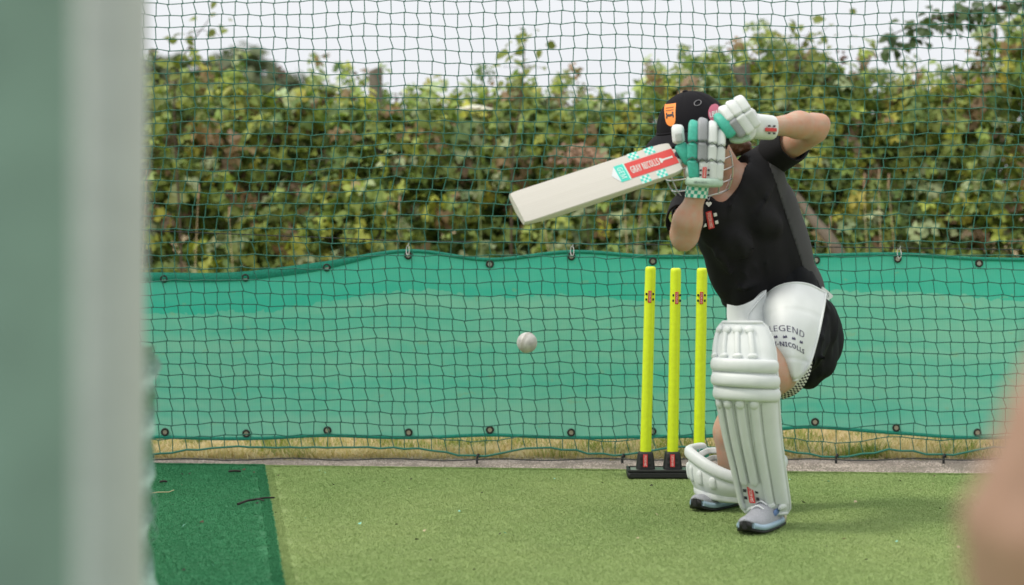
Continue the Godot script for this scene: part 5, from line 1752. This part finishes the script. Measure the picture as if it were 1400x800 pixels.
func bowl_point(a: float, k: float, d: float) -> Vector3:
	# the other pad has slipped and spreads like a bowl round the shin: a from its left horn round the front to the right, k from rim to floor
	var ph := lerpf(-0.95, PI + 0.55, a)
	var c := Vector3(0.7139, 0.0126, -7.6600)
	var rim := 0.117 + (0.068 if ph < PI * 0.5 else 0.040) * pow(absf(cos(clampf(ph, 0.0, PI))), 1.6)
	var out := sin(k * PI * 0.5)
	k = maxf(k, 0.0)
	var rx := 0.146 + 0.010 * sin(k * PI) - 0.040 * pow(k, 2.5)
	var rz := 0.146 + 0.012 * sin(k * PI) - 0.045 * pow(k, 2.5)
	var y := lerpf(rim, 0.030, k)
	var n := Vector3(-cos(ph), -0.25 * out, sin(ph)).normalized()
	return Vector3(c.x - cos(ph) * rx, y, c.z + sin(ph) * rz) + n * d

func build_back_pad(who: Node3D) -> void:
	var pad := add_part(who, "back_pad", sheet(60, 22, func(u, v): return bowl_point(u, v, 0.0), 0.012), M.pad_white)
	pad.set_meta("label", "white batting pad slipped down round the back leg, teal lining showing")
	add_part(pad, "lining", sheet(50, 14, func(u, v): return bowl_point(u, v * 0.9 + 0.02, -0.015 - 0.004 * sin(u * 60.0)), 0.002), M.teal)
	var rim := PackedVector3Array()
	for k in 49: rim.append(bowl_point(k / 48.0, 0.03, 0.002))
	add_part(pad, "rim_roll", pill(rim, 0.016, 0.019, Vector3.UP, 14, 1.0, 2.4), M.pad_white)
	var red := PackedVector3Array()
	for k in 7: red.append(bowl_point(0.20 + 0.03 * k / 6.0, -0.02, -0.013))
	add_part(pad, "tab", pill(red, 0.008, 0.003, Vector3.UP, 8), M.red)
	for k in 4:
		var a := 0.19 + 0.075 * k
		var path := PackedVector3Array()
		for j in 8: path.append(bowl_point(a, lerpf(0.24, 0.60, j / 7.0), 0.001))
		add_part(pad, "bolster", pill(path, 0.0125, 0.006, bowl_point(a, 0.3, 0.05) - bowl_point(a, 0.3, 0.0), 12, 1.0, 2.2), M.pad_white)
	for k in [0.80]:
		var path := PackedVector3Array()
		for j in 40: path.append(bowl_point(lerpf(0.06, 0.94, j / 39.0), k, 0.0))
		add_part(pad, "roll", pill(path, 0.006, 0.014, Vector3.UP, 12, 1.0, 2.2), M.pad_white)
	add_part(pad, "strap", pill(smooth_path(PackedVector3Array([Vector3(0.6021, 0.1673, -7.7000), Vector3(0.6288, 0.1746, -7.7400), Vector3(0.6594, 0.1770, -7.7400), Vector3(0.6962, 0.1687, -7.7300)]), 4), 0.010, 0.003, Vector3(0, 0.3, 1), 10, 0.4, 3.0), M.pad_white)
	add_part(pad, "strap", pill(smooth_path(PackedVector3Array([Vector3(0.6225, 0.1497, -7.6900), Vector3(0.6460, 0.1556, -7.7200), Vector3(0.6718, 0.1556, -7.7200)]), 4), 0.009, 0.003, Vector3(0, 0.3, 1), 10, 0.4, 3.0), M.pad_seam)

func build_shoe(who: Node3D, heel: Vector3, toe: Vector3, half: float, label: String) -> void:
	heel.y = 0.006
	toe.y = 0.006
	var d := (toe - heel)
	var long := d.length()
	d = d.normalized()
	var x := d.cross(Vector3.UP).normalized()
	var wide := func(k: float) -> float: return half * (0.66 + 0.34 * sin(clampf((k - 0.1) / 0.62, 0.0, 1.0) * PI * 0.5)) * sqrt(maxf(0.02, 1.0 - pow(maxf(0.0, (k - 0.70) / 0.30), 2.2))) * sqrt(maxf(0.05, 1.0 - pow(maxf(0.0, (0.10 - k) / 0.11), 2.0)))
	var tall := func(k: float) -> float: return lerpf(0.100, 0.046, smoothstep(0.26, 0.88, k)) - 0.018 * smoothstep(0.90, 1.0, k) + 0.006 * smoothstep(0.2, 0.0, k)
	var spring := func(k: float) -> float: return 0.016 * pow(maxf(0.0, (k - 0.78) / 0.22), 2.0) + 0.006 * pow(maxf(0.0, (0.12 - k) / 0.12), 2.0)
	var rings := []
	for i in 25:
		var k := i / 24.0
		var w: float = wide.call(k) * 0.94
		var h: float = tall.call(k)
		var ring := PackedVector3Array()
		for j in 20:
			var a := TAU * j / 20.0
			var up: float = maxf(sin(a), -0.25) if sin(a) < 0.0 else pow(sin(a), 0.9)
			ring.append(heel + d * k * long + x * cos(a) * w * (1.0 - 0.30 * maxf(0.0, sin(a)) * (1.0 - k * 0.4)) + Vector3.UP * (0.026 + float(spring.call(k)) + up * (h - 0.024)))
		rings.append(ring)
	var knit := grain(mat(0.50, 0.52, 0.58, 0.8), 0.10, 0.60, 1.0, 10.0, 0.06, 95)
	var shoe := add_part(who, "shoe", loft(rings), knit)
	shoe.set_meta("label", label)
	var part_of := func(k0: float, k1: float, y0: float, y1: float, grow: float) -> ArrayMesh:
		var rr := []
		for i in 13:
			var k := lerpf(k0, k1, i / 12.0)
			var w: float = wide.call(k) * grow
			var ring := PackedVector3Array()
			for q in [[-1.0, y0], [-1.03, (y0 + y1) * 0.5], [-0.96, y1], [0.96, y1], [1.03, (y0 + y1) * 0.5], [1.0, y0]]:
				ring.append(heel + d * k * long + x * q[0] * w + Vector3.UP * (q[1] + float(spring.call(k)) * (1.0 if q[1] > 0.0 else 1.0)))
			rr.append(ring)
		return loft(rr)
	add_part(shoe, "outsole", part_of.call(0.0, 1.0, 0.0, 0.008, 0.99), M.rubber)
	add_part(shoe, "midsole", part_of.call(0.16, 0.95, 0.0085, 0.025, 1.03), mat(0.30, 0.42, 0.52, 0.6))
	add_part(shoe, "heel_block", part_of.call(0.0, 0.17, 0.0087, 0.044, 1.02), mat(0.55, 0.50, 0.38, 0.7))
	add_part(shoe, "toe_cap", part_of.call(0.972, 1.004, 0.004, 0.024, 0.97), M.rubber)
	# collar, overlay and laces
	var collar := PackedVector3Array()
	for k in 17:
		var a := TAU * k / 16.0
		collar.append(heel + d * (0.17 + 0.15 * cos(a)) * long + x * sin(a) * half * 0.62 + Vector3.UP * (0.102 + 0.008 * cos(a)))
	add_part(shoe, "collar", tube(collar, 0.008, 0.008, 8), mat(0.10, 0.17, 0.33, 0.8))
	for sgn in [-1.0, 1.0]:
		add_part(shoe, "overlay", pill(smooth_path(PackedVector3Array([heel + d * 0.10 * long + x * sgn * half * 0.72 + Vector3.UP * 0.055, heel + d * 0.30 * long + x * sgn * half * 0.80 + Vector3.UP * 0.055, heel + d * 0.50 * long + x * sgn * half * 0.78 + Vector3.UP * 0.045]), 4), 0.010, 0.004, x * sgn, 10, 0.8), mat(0.12, 0.20, 0.40, 0.7))
	var lace := mat(0.66, 0.68, 0.72, 0.8)
	for i in 4:
		var k := 0.38 + i * 0.085
		var h: float = float(tall.call(k)) + 0.006
		add_part(shoe, "lace", tube(smooth_path(PackedVector3Array([heel + d * k * long - x * half * 0.42 + Vector3.UP * (h - 0.008), heel + d * (k + 0.01) * long + Vector3.UP * (h + 0.003), heel + d * k * long + x * half * 0.42 + Vector3.UP * (h - 0.008)]), 4), 0.0028, 0.0028, 6), lace)
	var knot := heel + d * 0.40 * long + Vector3.UP * 0.100
	for sgn in [-1.0, 1.0]:
		add_part(shoe, "lace_bow", tube(smooth_path(PackedVector3Array([knot, knot + x * sgn * 0.020 + Vector3(0, 0.004, 0), knot + x * sgn * 0.042 + Vector3(0, -0.012, 0.006), knot + x * sgn * 0.030 + Vector3(0, -0.016, 0.008), knot]), 5), 0.0026, 0.0026, 6), lace)

# ------------------------------------------------------------------ bat, ball, stumps

func build_stumps() -> void:
	var base := thing("stumps", "set of three fluorescent yellow plastic stumps on a black rubber base", "stumps", Vector3(0.5253, 0.0090, -8.4600))
	base.position.y = 0.004
	var yellow := grain(mat(0.70, 0.86, 0.018, 0.40), 0.03, 0.94, 1.0, 5.0, 0.01, 101)
	var p0 := Vector3(0.5286, -0.0052, -8.4700)
	var z0 := -8.46
	# tray
	var tray := add_part(base, "base_tray", block(Vector3(Vector3(0.5356, 0.0090, -8.4600).x, 0.016, z0), Vector3.RIGHT, Vector3.UP, Vector3.BACK, Vector3(0.262, 0.024, 0.125), 0.005), M.rubber)
	add_part(tray, "top_plate", block(Vector3(Vector3(0.5356, 0.0090, -8.4600).x, 0.030, z0), Vector3.RIGHT, Vector3.UP, Vector3.BACK, Vector3(0.235, 0.004, 0.098), 0.0015), mat(0.20, 0.24, 0.20, 0.5))
	for side in [-1.0, 1.0]:
		add_part(tray, "rim", block(Vector3(Vector3(0.5356, 0.0090, -8.4600).x, 0.031, z0 + side * 0.0585), Vector3.RIGHT, Vector3.UP, Vector3.BACK, Vector3(0.262, 0.008, 0.008), 0.0015), M.rubber)
		add_part(tray, "rim", block(Vector3(Vector3(0.5356, 0.0090, -8.4600).x + side * 0.127, 0.031, z0), Vector3.RIGHT, Vector3.UP, Vector3.BACK, Vector3(0.008, 0.008, 0.108), 0.0015), M.rubber)
	var feet := [Vector3(0.4698, 0.0659, -8.4600), Vector3(0.5651, 0.0659, -8.4600), Vector3(0.6578, 0.0659, -8.4600)]
	var tops := [Vector3(0.4861, 0.7446, -8.4600), Vector3(0.5746, 0.7395, -8.4600), Vector3(0.6669, 0.7395, -8.4600)]
	for i in 3:
		var a: Vector3 = feet[i]
		var b: Vector3 = tops[i]
		var t := (b - a).normalized()
		# rubber socket
		var rings := []
		for st in [[0.033, 0.036], [0.040, 0.036], [0.086, 0.030], [0.092, 0.027], [0.094, 0.022]]:
			var ring := PackedVector3Array()
			for k in 24:
				var an := TAU * k / 24.0
				ring.append(Vector3(a.x + signf(cos(an)) * pow(absf(cos(an)), 0.5) * st[1] * 0.92, st[0], z0 + signf(sin(an)) * pow(absf(sin(an)), 0.5) * st[1] * 0.92))
			rings.append(ring)
		var sock := add_part(base, "socket", loft(rings), M.rubber)
		emblem(sock, Vector3(a.x - 0.002, 0.064, z0 + 0.0318), Vector3.RIGHT, Vector3(0, 0.99, -0.13).normalized(), 0.044, mat(0.008, 0.012, 0.010, 0.6))
		# the stump
		rings = []
		var long := a.distance_to(b)
		for st in [[-0.03, 0.0196], [0.0, 0.0198], [0.15, 0.0196], [long - 0.12, 0.0191], [long - 0.012, 0.0188], [long - 0.005, 0.0178], [long - 0.001, 0.0150], [long, 0.0110]]:
			var ring := PackedVector3Array()
			for k in 28: ring.append(a + t * st[0] + Vector3(cos(TAU * k / 28.0), 0, sin(TAU * k / 28.0)) * st[1])
			rings.append(ring)
		var stump := add_part(base, "stump", loft(rings), yellow)
		var e: Vector3 = a.lerp(b, 0.845) + Vector3([-0.001, 0.004, -0.002][i], 0, 0.0186)
		emblem(stump, e, Vector3(1, 0, 0), t, 0.043, M.black_print, 0.78)
	p0 = Vector3.ZERO

func build_ball() -> void:
	var c := Vector3(0.0526, 0.4780, -8.4500)
	var ball := thing("cricket_ball", "white cricket ball in flight between the bat and the stumps", "ball", c - Vector3(0, 0.0362, 0))
	var leather := grain(mat(0.74, 0.725, 0.70, 0.38), 0.012, 0.70, 1.0, 9.0, 0.01, 103)
	var s := SphereMesh.new()
	s.radius = 0.0362
	s.height = 0.0724
	s.radial_segments = 48
	s.rings = 24
	var o := add_part(ball, "leather", s, leather)
	o.position = c - ball.position
	# the raised seam runs down one side
	var n := Vector3(0.80, -0.25, 0.42).normalized()
	var u := n.cross(Vector3.UP).normalized()
	var w := n.cross(u)
	for k in [-0.0042, -0.0015, 0.0015, 0.0042]:
		var path := PackedVector3Array()
		for i in 65:
			var a := TAU * i / 64.0
			path.append(c + n * k + (u * cos(a) + w * sin(a)) * (sqrt(0.0362 * 0.0362 - k * k) + 0.0002 + 0.00025 * (i % 2)))
		add_part(ball, "seam", tube(path, 0.00085, 0.00085, 5), mat(0.58, 0.56, 0.52, 0.8))

func build_bat() -> void:
	var s := Vector3(0.4812, 1.1185, -7.1000)
	var t := Vector3(0.0157, 0.9679, -6.9150)
	var a := (t - s).normalized()
	var long := s.distance_to(t)
	var tilt := Vector3(0.0, sin(deg_to_rad(27.0)), cos(deg_to_rad(27.0)))
	var n := (tilt - a * tilt.dot(a)).normalized()
	var w := n.cross(a).normalized()     # across the blade
	if w.y < 0.0: w = -w
	var bat := thing("cricket_bat", "pale willow cricket bat with red and teal stickers held out level", "bat", s)
	var at := func(k: float, x: float, d: float) -> Vector3: return s + a * k * long + w * x + n * d
	# the blade: a gently bowed face, thick edges, a spine behind, rounded toe and shoulders
	var rings := []
	var ks := [0.0, 0.012, 0.03, 0.06, 0.15, 0.3, 0.5, 0.65, 0.78, 0.88, 0.95, 0.975, 0.99, 1.0]
	for k in ks:
		var half := 0.0535
		var thick: float = lerpf(0.024, 0.034, smoothstep(0.0, 0.55, k)) - 0.012 * smoothstep(0.80, 1.0, k)
		var spine: float = lerpf(0.040, 0.060, smoothstep(0.0, 0.6, k)) - 0.026 * smoothstep(0.75, 1.0, k)
		if k < 0.06: half *= lerpf(0.86, 1.0, sqrt(k / 0.06))
		if k > 0.95: half *= 1.0 - 0.05 * pow((k - 0.95) / 0.05, 2.4)
		var bow: float = 0.0022
		if k > 0.985 or k < 0.005: 
			thick *= 0.90
			spine *= 0.90
		var ring := PackedVector3Array()
		for q in [[-0.96, 0.0], [-0.6, 0.0], [0.0, 0.0], [0.6, 0.0], [0.96, 0.0], [1.0, -0.004], [1.0, -thick + 0.005], [0.95, -thick], [0.45, -lerpf(thick, spine, 0.6)], [0.0, -spine], [-0.45, -lerpf(thick, spine, 0.6)], [-0.95, -thick], [-1.0, -thick + 0.005], [-1.0, -0.004]]:
			ring.append(at.call(k, q[0] * half, q[1] + bow * (1.0 - q[0] * q[0]) - 0.0022))
		rings.append(ring)
	var grain_im := Image.create(256, 64, false, Image.FORMAT_RGBA8)
	var gn := FastNoiseLite.new()
	gn.seed = 111
	gn.frequency = 0.03
	for y in 64:
		for x in 256:
			var l := 0.5 + 0.5 * sin(x * 0.62 + 3.0 * gn.get_noise_2d(x * 0.5, y * 0.4))
			var f := gn.get_noise_2d(x * 8.0, y * 1.5)
			grain_im.set_pixel(x, y, Color(0.62, 0.595, 0.555).lerp(Color(0.48, 0.45, 0.40), 0.30 * pow(l, 6.0) + 0.25 * absf(f)).linear_to_srgb())
	var willow := StandardMaterial3D.new()
	willow.albedo_texture = ImageTexture.create_from_image(grain_im)
	willow.uv1_scale = Vector3(3, 1, 1)
	willow.roughness = 0.5
	var blade := add_part(bat, "blade", facet(loft(rings)), willow)
	# grip and handle
	var h0: Vector3 = at.call(0.03, 0.0, -0.018)
	var h1 := Vector3(0.6724, 1.1810, -7.1720)
	add_part(bat, "splice", pill(PackedVector3Array([at.call(0.05, 0.0, -0.018), at.call(-0.01, 0.0, -0.017), at.call(-0.05, 0.0, -0.016)]), 0.030, 0.016, n, 16, 0.9, 2.4), willow)
	var grip := add_part(bat, "handle", tube(smooth_path(PackedVector3Array([h0, h0.lerp(h1, 0.5), h1]), 6), 0.018, 0.0185, 16), grain(mat(0.03, 0.03, 0.05, 0.7), 0.1, 0.6, 1.0, 14.0, 0.05, 112))
	for k in 26:
		var q := h0.lerp(h1, 0.1 + 0.88 * k / 25.0)
		var hd := (h1 - h0).normalized()
		var ring := PackedVector3Array()
		for i in 17: ring.append(q + (n * cos(TAU * i / 16.0) + hd.cross(n) * sin(TAU * i / 16.0)) * 0.0186)
		if k % 2 == 0: add_part(grip, "grip_rib", tube(ring, 0.0014, 0.0014, 5), M.black_print)
	# stickers, laid on the bowed face
	var lay := func(k: float, x: float, d: float) -> Vector3: return at.call(k, x, 0.0005 + d - 0.0022 * pow(x / 0.0535, 2.0))
	var patch := func(called: String, k0: float, k1: float, x0: float, x1: float, d: float, m: Material, slant: float) -> MeshInstance3D:
		return add_part(blade, called, sheet(8, 8, func(u, v): return lay.call(lerpf(k0, k1, u), lerpf(x0, x1, v), d), 0.0006), m)
	var red := mat(0.62, 0.055, 0.05, 0.45)
	var teal := mat(0.06, 0.60, 0.50, 0.45)
	var label: MeshInstance3D = patch.call("sticker", 0.004, 0.310, -0.026, 0.026, 0.0004, red, 0.0)
	label.set_meta("label", "red sticker with white lettering")
	add_part(label, "lettering", lettering("GRAY NICOLLS", 0.02, 0.0004, func(x, y, d): return lay.call(0.290 - x * 0.178, -0.0125 + y * 0.023, 0.0008 + d), true), M.white_print)
	# the small white bat drawn after the name
	add_part(label, "mark", sheet(10, 4, func(u, v):
		var half: float = (0.0085 if u < 0.10 else lerpf(0.0085, 0.0028, clampf((u - 0.10) / 0.15, 0.0, 1.0))) if u < 0.93 else 0.0042
		return lay.call(0.105 - u * 0.082, -0.001 + (v - 0.5) * 2.0 * half, 0.0008), 0.0004), M.white_print)
	var block2: MeshInstance3D = patch.call("sticker", 0.318, 0.374, -0.028, 0.028, 0.0004, teal, 0.0)
	block2.set_meta("label", "small teal sticker block with pale letters")
	add_part(block2, "lettering", lettering("GEM", 0.02, 0.0004, func(x, y, d): return lay.call(0.364 - y * 0.034, 0.019 - x * 0.038, 0.0008 + d), true), mat(0.45, 0.80, 0.74, 0.5))
	patch.call("sticker_edge", 0.310, 0.318, -0.028, 0.028, 0.0004, mat(0.45, 0.78, 0.70, 0.5), 0.0)
	add_part(blade, "sticker_tip", sheet(6, 8, func(u, v): return lay.call(lerpf(0.374, 0.412 - 0.036 * absf(v - 0.5) * 2.0, u), lerpf(-0.026, 0.026, v), 0.0004), 0.0006), mat(0.68, 0.72, 0.76, 0.4))
	for c in [[0.235, 0.0415], [0.130, 0.0415], [0.235, -0.0415], [0.130, -0.0415]]:
		var ground: MeshInstance3D = patch.call("check_sticker", c[0] - 0.030, c[0] + 0.030, c[1] - 0.0115, c[1] + 0.0115, 0.0003, mat(0.62, 0.76, 0.74, 0.5), 0.0)
		for i in 4:
			for j in 3:
				if (i + j) % 2 == 0:
					var k0: float = c[0] - 0.030 + i * 0.015
					var x0: float = c[1] - 0.0115 + j * 0.00767
					add_part(ground, "check", sheet(2, 2, func(u, v): return lay.call(k0 + u * 0.015, x0 + v * 0.00767, 0.0006), 0.0004), teal)

# ------------------------------------------------------------------ someone standing close to the camera

func build_coach() -> void:
	rng.seed = 121
	# an onlooker at the edge of the lane, one bare hand in front of the lens
	var at := Vector3(0.74, 0.0, -1.55)
	var who := thing("person", "onlooker standing very near, bare forearm and hand out of focus", "person", at)
	var q := func(x: float, y: float, z: float) -> Vector3: return at + Vector3(x, y, z)
	var sh := [q.call(-0.17, 1.40, 0.0), q.call(0.17, 1.40, 0.0)]
	var trunk := [
		[q.call(-0.09, 0.96, 0), q.call(-0.10, 1.28, 0), 0.105, 0.105], [q.call(0.09, 0.96, 0), q.call(0.10, 1.28, 0), 0.105, 0.105],
		[sh[0], sh[1], 0.062, 0.062], [q.call(0, 1.05, 0), q.call(0, 1.36, 0), 0.11, 0.09],
	]
	var elbow: Vector3 = q.call(-0.255, 1.12, -0.05)
	var wrist := Vector3(0.349, 0.895, -1.52)
	var arm_l := [[sh[0], elbow, 0.052, 0.044], [elbow, elbow.lerp(wrist, 0.35), 0.043, 0.045], [elbow.lerp(wrist, 0.35), wrist, 0.045, 0.031]]
	var e2: Vector3 = q.call(0.25, 1.12, -0.03)
	var w2: Vector3 = q.call(0.24, 0.88, 0.10)
	var arm_r := [[sh[1], e2, 0.052, 0.044], [e2, w2, 0.044, 0.029]]
	var body := trunk + arm_l + arm_r
	body += [[q.call(0, 1.40, 0), q.call(0, 1.50, 0.02), 0.055, 0.050], [q.call(0, 1.60, 0.015), q.call(0, 1.63, 0.0), 0.082, 0.084], [q.call(0, 1.55, 0.03), q.call(0, 1.52, 0.055), 0.062, 0.042], [q.call(0, 1.585, 0.098), q.call(0, 1.565, 0.108), 0.010, 0.013], [q.call(-0.082, 1.59, 0), q.call(-0.085, 1.57, 0), 0.016, 0.012], [q.call(0.082, 1.59, 0), q.call(0.085, 1.57, 0), 0.016, 0.012]]
	for sgn in [-1.0, 1.0]:
		body += [[q.call(0.09 * sgn, 0.90, 0), q.call(0.10 * sgn, 0.49, 0.01), 0.090, 0.058], [q.call(0.10 * sgn, 0.47, 0.0), q.call(0.10 * sgn, 0.34, -0.02), 0.052, 0.056], [q.call(0.10 * sgn, 0.34, -0.02), q.call(0.10 * sgn, 0.09, -0.02), 0.056, 0.036], [q.call(0.10 * sgn, 0.05, -0.02), q.call(0.11 * sgn, 0.035, 0.13), 0.036, 0.028]]
	# loosely curled hands
	for h in [[wrist, Vector3(-0.42, -0.90, 0.05).normalized(), Vector3(0.35, -0.1, 0.9)], [w2, Vector3(0.0, -0.98, 0.15).normalized(), Vector3(-0.3, 0.0, 0.95)]]:
		var d: Vector3 = h[1]
		var across: Vector3 = (h[2] - d * h[2].dot(d)).normalized()
		var palm: Vector3 = d.cross(across).normalized()
		if palm.x < 0.0 and h[0] == wrist: palm = -palm
		body.append([h[0], h[0] + d * 0.05, 0.030, 0.028])
		for f in 4:
			var k: Vector3 = h[0] + d * 0.085 + across * (f - 1.5) * 0.021
			var l: float = [0.040, 0.046, 0.043, 0.034][f]
			body.append([h[0] + d * 0.02 + across * (f - 1.5) * 0.012, k, 0.015, 0.0125])
			body.append([k, k + (d * 0.8 + palm * 0.5).normalized() * l, 0.0105, 0.0095])
			body.append([k + (d * 0.8 + palm * 0.5).normalized() * l, k + (d * 0.8 + palm * 0.5).normalized() * l + (d * 0.2 + palm).normalized() * l * 0.75, 0.0092, 0.008])
		body.append([h[0] + d * 0.03 + across * 0.022, h[0] + d * 0.06 + across * 0.050 + palm * 0.012, 0.014, 0.011])
		body.append([h[0] + d * 0.06 + across * 0.050 + palm * 0.012, h[0] + d * 0.10 + across * 0.050 + palm * 0.022, 0.011, 0.009])
	add_part(who, "body", flesh(body, 0.022, 0.012), grain(mat(0.42, 0.25, 0.175, 0.55), 0.02, 0.86, 1.0, 6.0, 0.0, 124))
	var navy := grain(mat(0.022, 0.026, 0.045, 0.85), 0.15, 0.75, 1.0, 8.0, 0.01, 122)
	var grow := func(list: Array, g: float) -> Array:
		var o := []
		for l in list: o.append([l[0], l[1], l[2] + g, l[3] + g])
		return o
	var arm_cut := [wrist.lerp(elbow, 0.10), (wrist - elbow).normalized()]
	add_part(who, "top", flesh(grow.call(trunk, 0.012), 0.03, 0.014, [[q.call(0, 0.92, 0), Vector3.DOWN]], [[q.call(0, 1.50, 0.06), q.call(0, 1.60, 0.06), 0.075, 0.08]], wrinkles(5.0, 21), 0.008), navy)
	add_part(who, "sleeve", flesh(grow.call(arm_l, 0.009), 0.03, 0.009, [arm_cut], [], wrinkles(8.0, 22), 0.006), navy)
	add_part(who, "sleeve", flesh(grow.call(arm_r, 0.009), 0.03, 0.011, [[e2.lerp(w2, 0.85), (w2 - e2).normalized()]], [], wrinkles(8.0, 23), 0.006), navy)
	var legs := [[q.call(-0.08, 0.93, 0), q.call(0.08, 0.93, 0), 0.115, 0.115]]
	for sgn in [-1.0, 1.0]: legs += [[q.call(0.09 * sgn, 0.90, 0), q.call(0.10 * sgn, 0.48, 0.01), 0.102, 0.072], [q.call(0.10 * sgn, 0.48, 0.01), q.call(0.10 * sgn, 0.08, -0.02), 0.072, 0.058]]
	add_part(who, "trousers", flesh(legs, 0.03, 0.014, [[q.call(0, 0.07, 0), Vector3.DOWN]], [], wrinkles(5.0, 24), 0.008), grain(mat(0.04, 0.045, 0.06, 0.85), 0.15, 0.8, 1.0, 8.0, 0.01, 123))
	add_part(who, "hair", flesh([[q.call(0, 1.64, -0.015), q.call(0, 1.60, -0.03), 0.094, 0.088], [q.call(0, 1.55, -0.06), q.call(0, 1.50, -0.06), 0.05, 0.04]], 0.03, 0.008, [[q.call(0, 1.60, 0.055), Vector3(0, -0.5, 0.85).normalized()]], [], wrinkles(30.0, 25), 0.006), M.hair)
	for sgn in [-1.0, 1.0]:
		var s := SphereMesh.new()
		s.radius = 0.012
		s.height = 0.024
		s.radial_segments = 12
		s.rings = 8
		var o := add_part(who, "eye", s, mat(0.75, 0.74, 0.72, 0.25))
		o.position = Vector3(0.031 * sgn, 1.595, 0.080)
		var i := add_part(o, "iris", s, mat(0.05, 0.035, 0.02, 0.25))
		i.transform = Transform3D(Basis.from_scale(Vector3.ONE * 0.5), Vector3(0, 0, 0.0075))
		build_shoe(who, q.call(0.10 * sgn, 0.0, -0.08), q.call(0.115 * sgn, 0.0, 0.19), 0.047, "pale trainer of the onlooker")
	add_part(who, "mouth", pill(PackedVector3Array([q.call(-0.022, 1.535, 0.088), q.call(0, 1.534, 0.097), q.call(0.022, 1.535, 0.088)]), 0.004, 0.005, Vector3.BACK, 8), mat(0.42, 0.16, 0.14, 0.5))

# ------------------------------------------------------------------ litter on the carpet

func build_debris() -> void:
	rng.seed = 131
	var black := mat(0.018, 0.015, 0.012, 0.8)
	var p := [Vector3(-0.8749, -0.0062, -7.6600), Vector3(-0.8512, -0.0049, -7.7200), Vector3(-0.8293, -0.0083, -7.7800), Vector3(-0.8029, -0.0062, -7.8000), Vector3(-0.7740, -0.0088, -7.8200), Vector3(-0.7992, -0.0076, -7.7400)]
	for i in p.size(): p[i].y = 0.014
	var twig := thing("twig", "forked black twig lying across the dark turf strip", "twig", p[0])
	add_part(twig, "stem", tube(PackedVector3Array([p[0], p[1] + Vector3(0, 0.003, 0), p[2], p[3] + Vector3(0, 0.002, 0), p[4]]), 0.0042, 0.003, 6), black)
	add_part(twig, "fork", tube(PackedVector3Array([p[2], p[2].lerp(p[5], 0.5) + Vector3(0, 0.002, 0), p[5]]), 0.003, 0.002, 6), black)
	var s0 := Vector3(-1.2197, -0.0026, -7.9000)
	var s1 := Vector3(-1.1251, -0.0034, -7.9800)
	s0.y = 0.013
	s1.y = 0.013
	tag(add_part(self, "straw", tube(PackedVector3Array([s0, s0.lerp(s1, 0.5) + Vector3(0, 0.003, 0), s0.lerp(s1, 0.85), s1 + Vector3(0, 0.004, -0.01)]), 0.002, 0.0015, 5), M.straw), "single pale straw lying on the dark turf strip", "straw")
	for q in [[Vector3(-1.0098, -0.0072, -8.5500), 0.045, "small black scrap of bark near the net on dark turf"], [Vector3(-1.2107, -0.0083, -8.2500), 0.026, "smaller black scrap of bark in the strip's far corner"]]:
		var c: Vector3 = q[0]
		c.y = 0.012
		var o := add_part(self, "bark_scrap", pill(PackedVector3Array([c, c + Vector3(q[1] * 0.5, 0.003, 0.004), c + Vector3(q[1], 0, -0.006)]), 0.006, 0.004, Vector3.UP, 8, 1.0), black)
		tag(o, q[2], "bark")
	var crumb := blade_mesh(1, 0.004, 0.010, 0.012, 0.0, 7)
	var w := []
	var c := PackedColorArray()
	for k in 120:
		var z := -8.6 + 2.3 * pow(rng.randf(), 1.6)
		var x := rng.randf_range(-1.0, 1.0) * 0.21 * -z
		if z < turf_edge(x) + 0.05: continue
		w.append(Transform3D(Basis(Vector3.UP, rng.randf() * TAU).scaled(Vector3.ONE * rng.randf_range(0.4, 1.5)), Vector3(x, 0.011, z)))
		c.append([Color(0.02, 0.017, 0.014), Color(0.02, 0.017, 0.014), Color(0.45, 0.38, 0.24), Color(0.25, 0.58, 0.48), Color(0.07, 0.05, 0.03)][rng.randi() % 5])
	tag(scatter(self, "litter", crumb, M.turf_blade, w, c), "tiny crumbs of bark, straw and teal cloth strewn on the turf", "litter", "", "stuff")
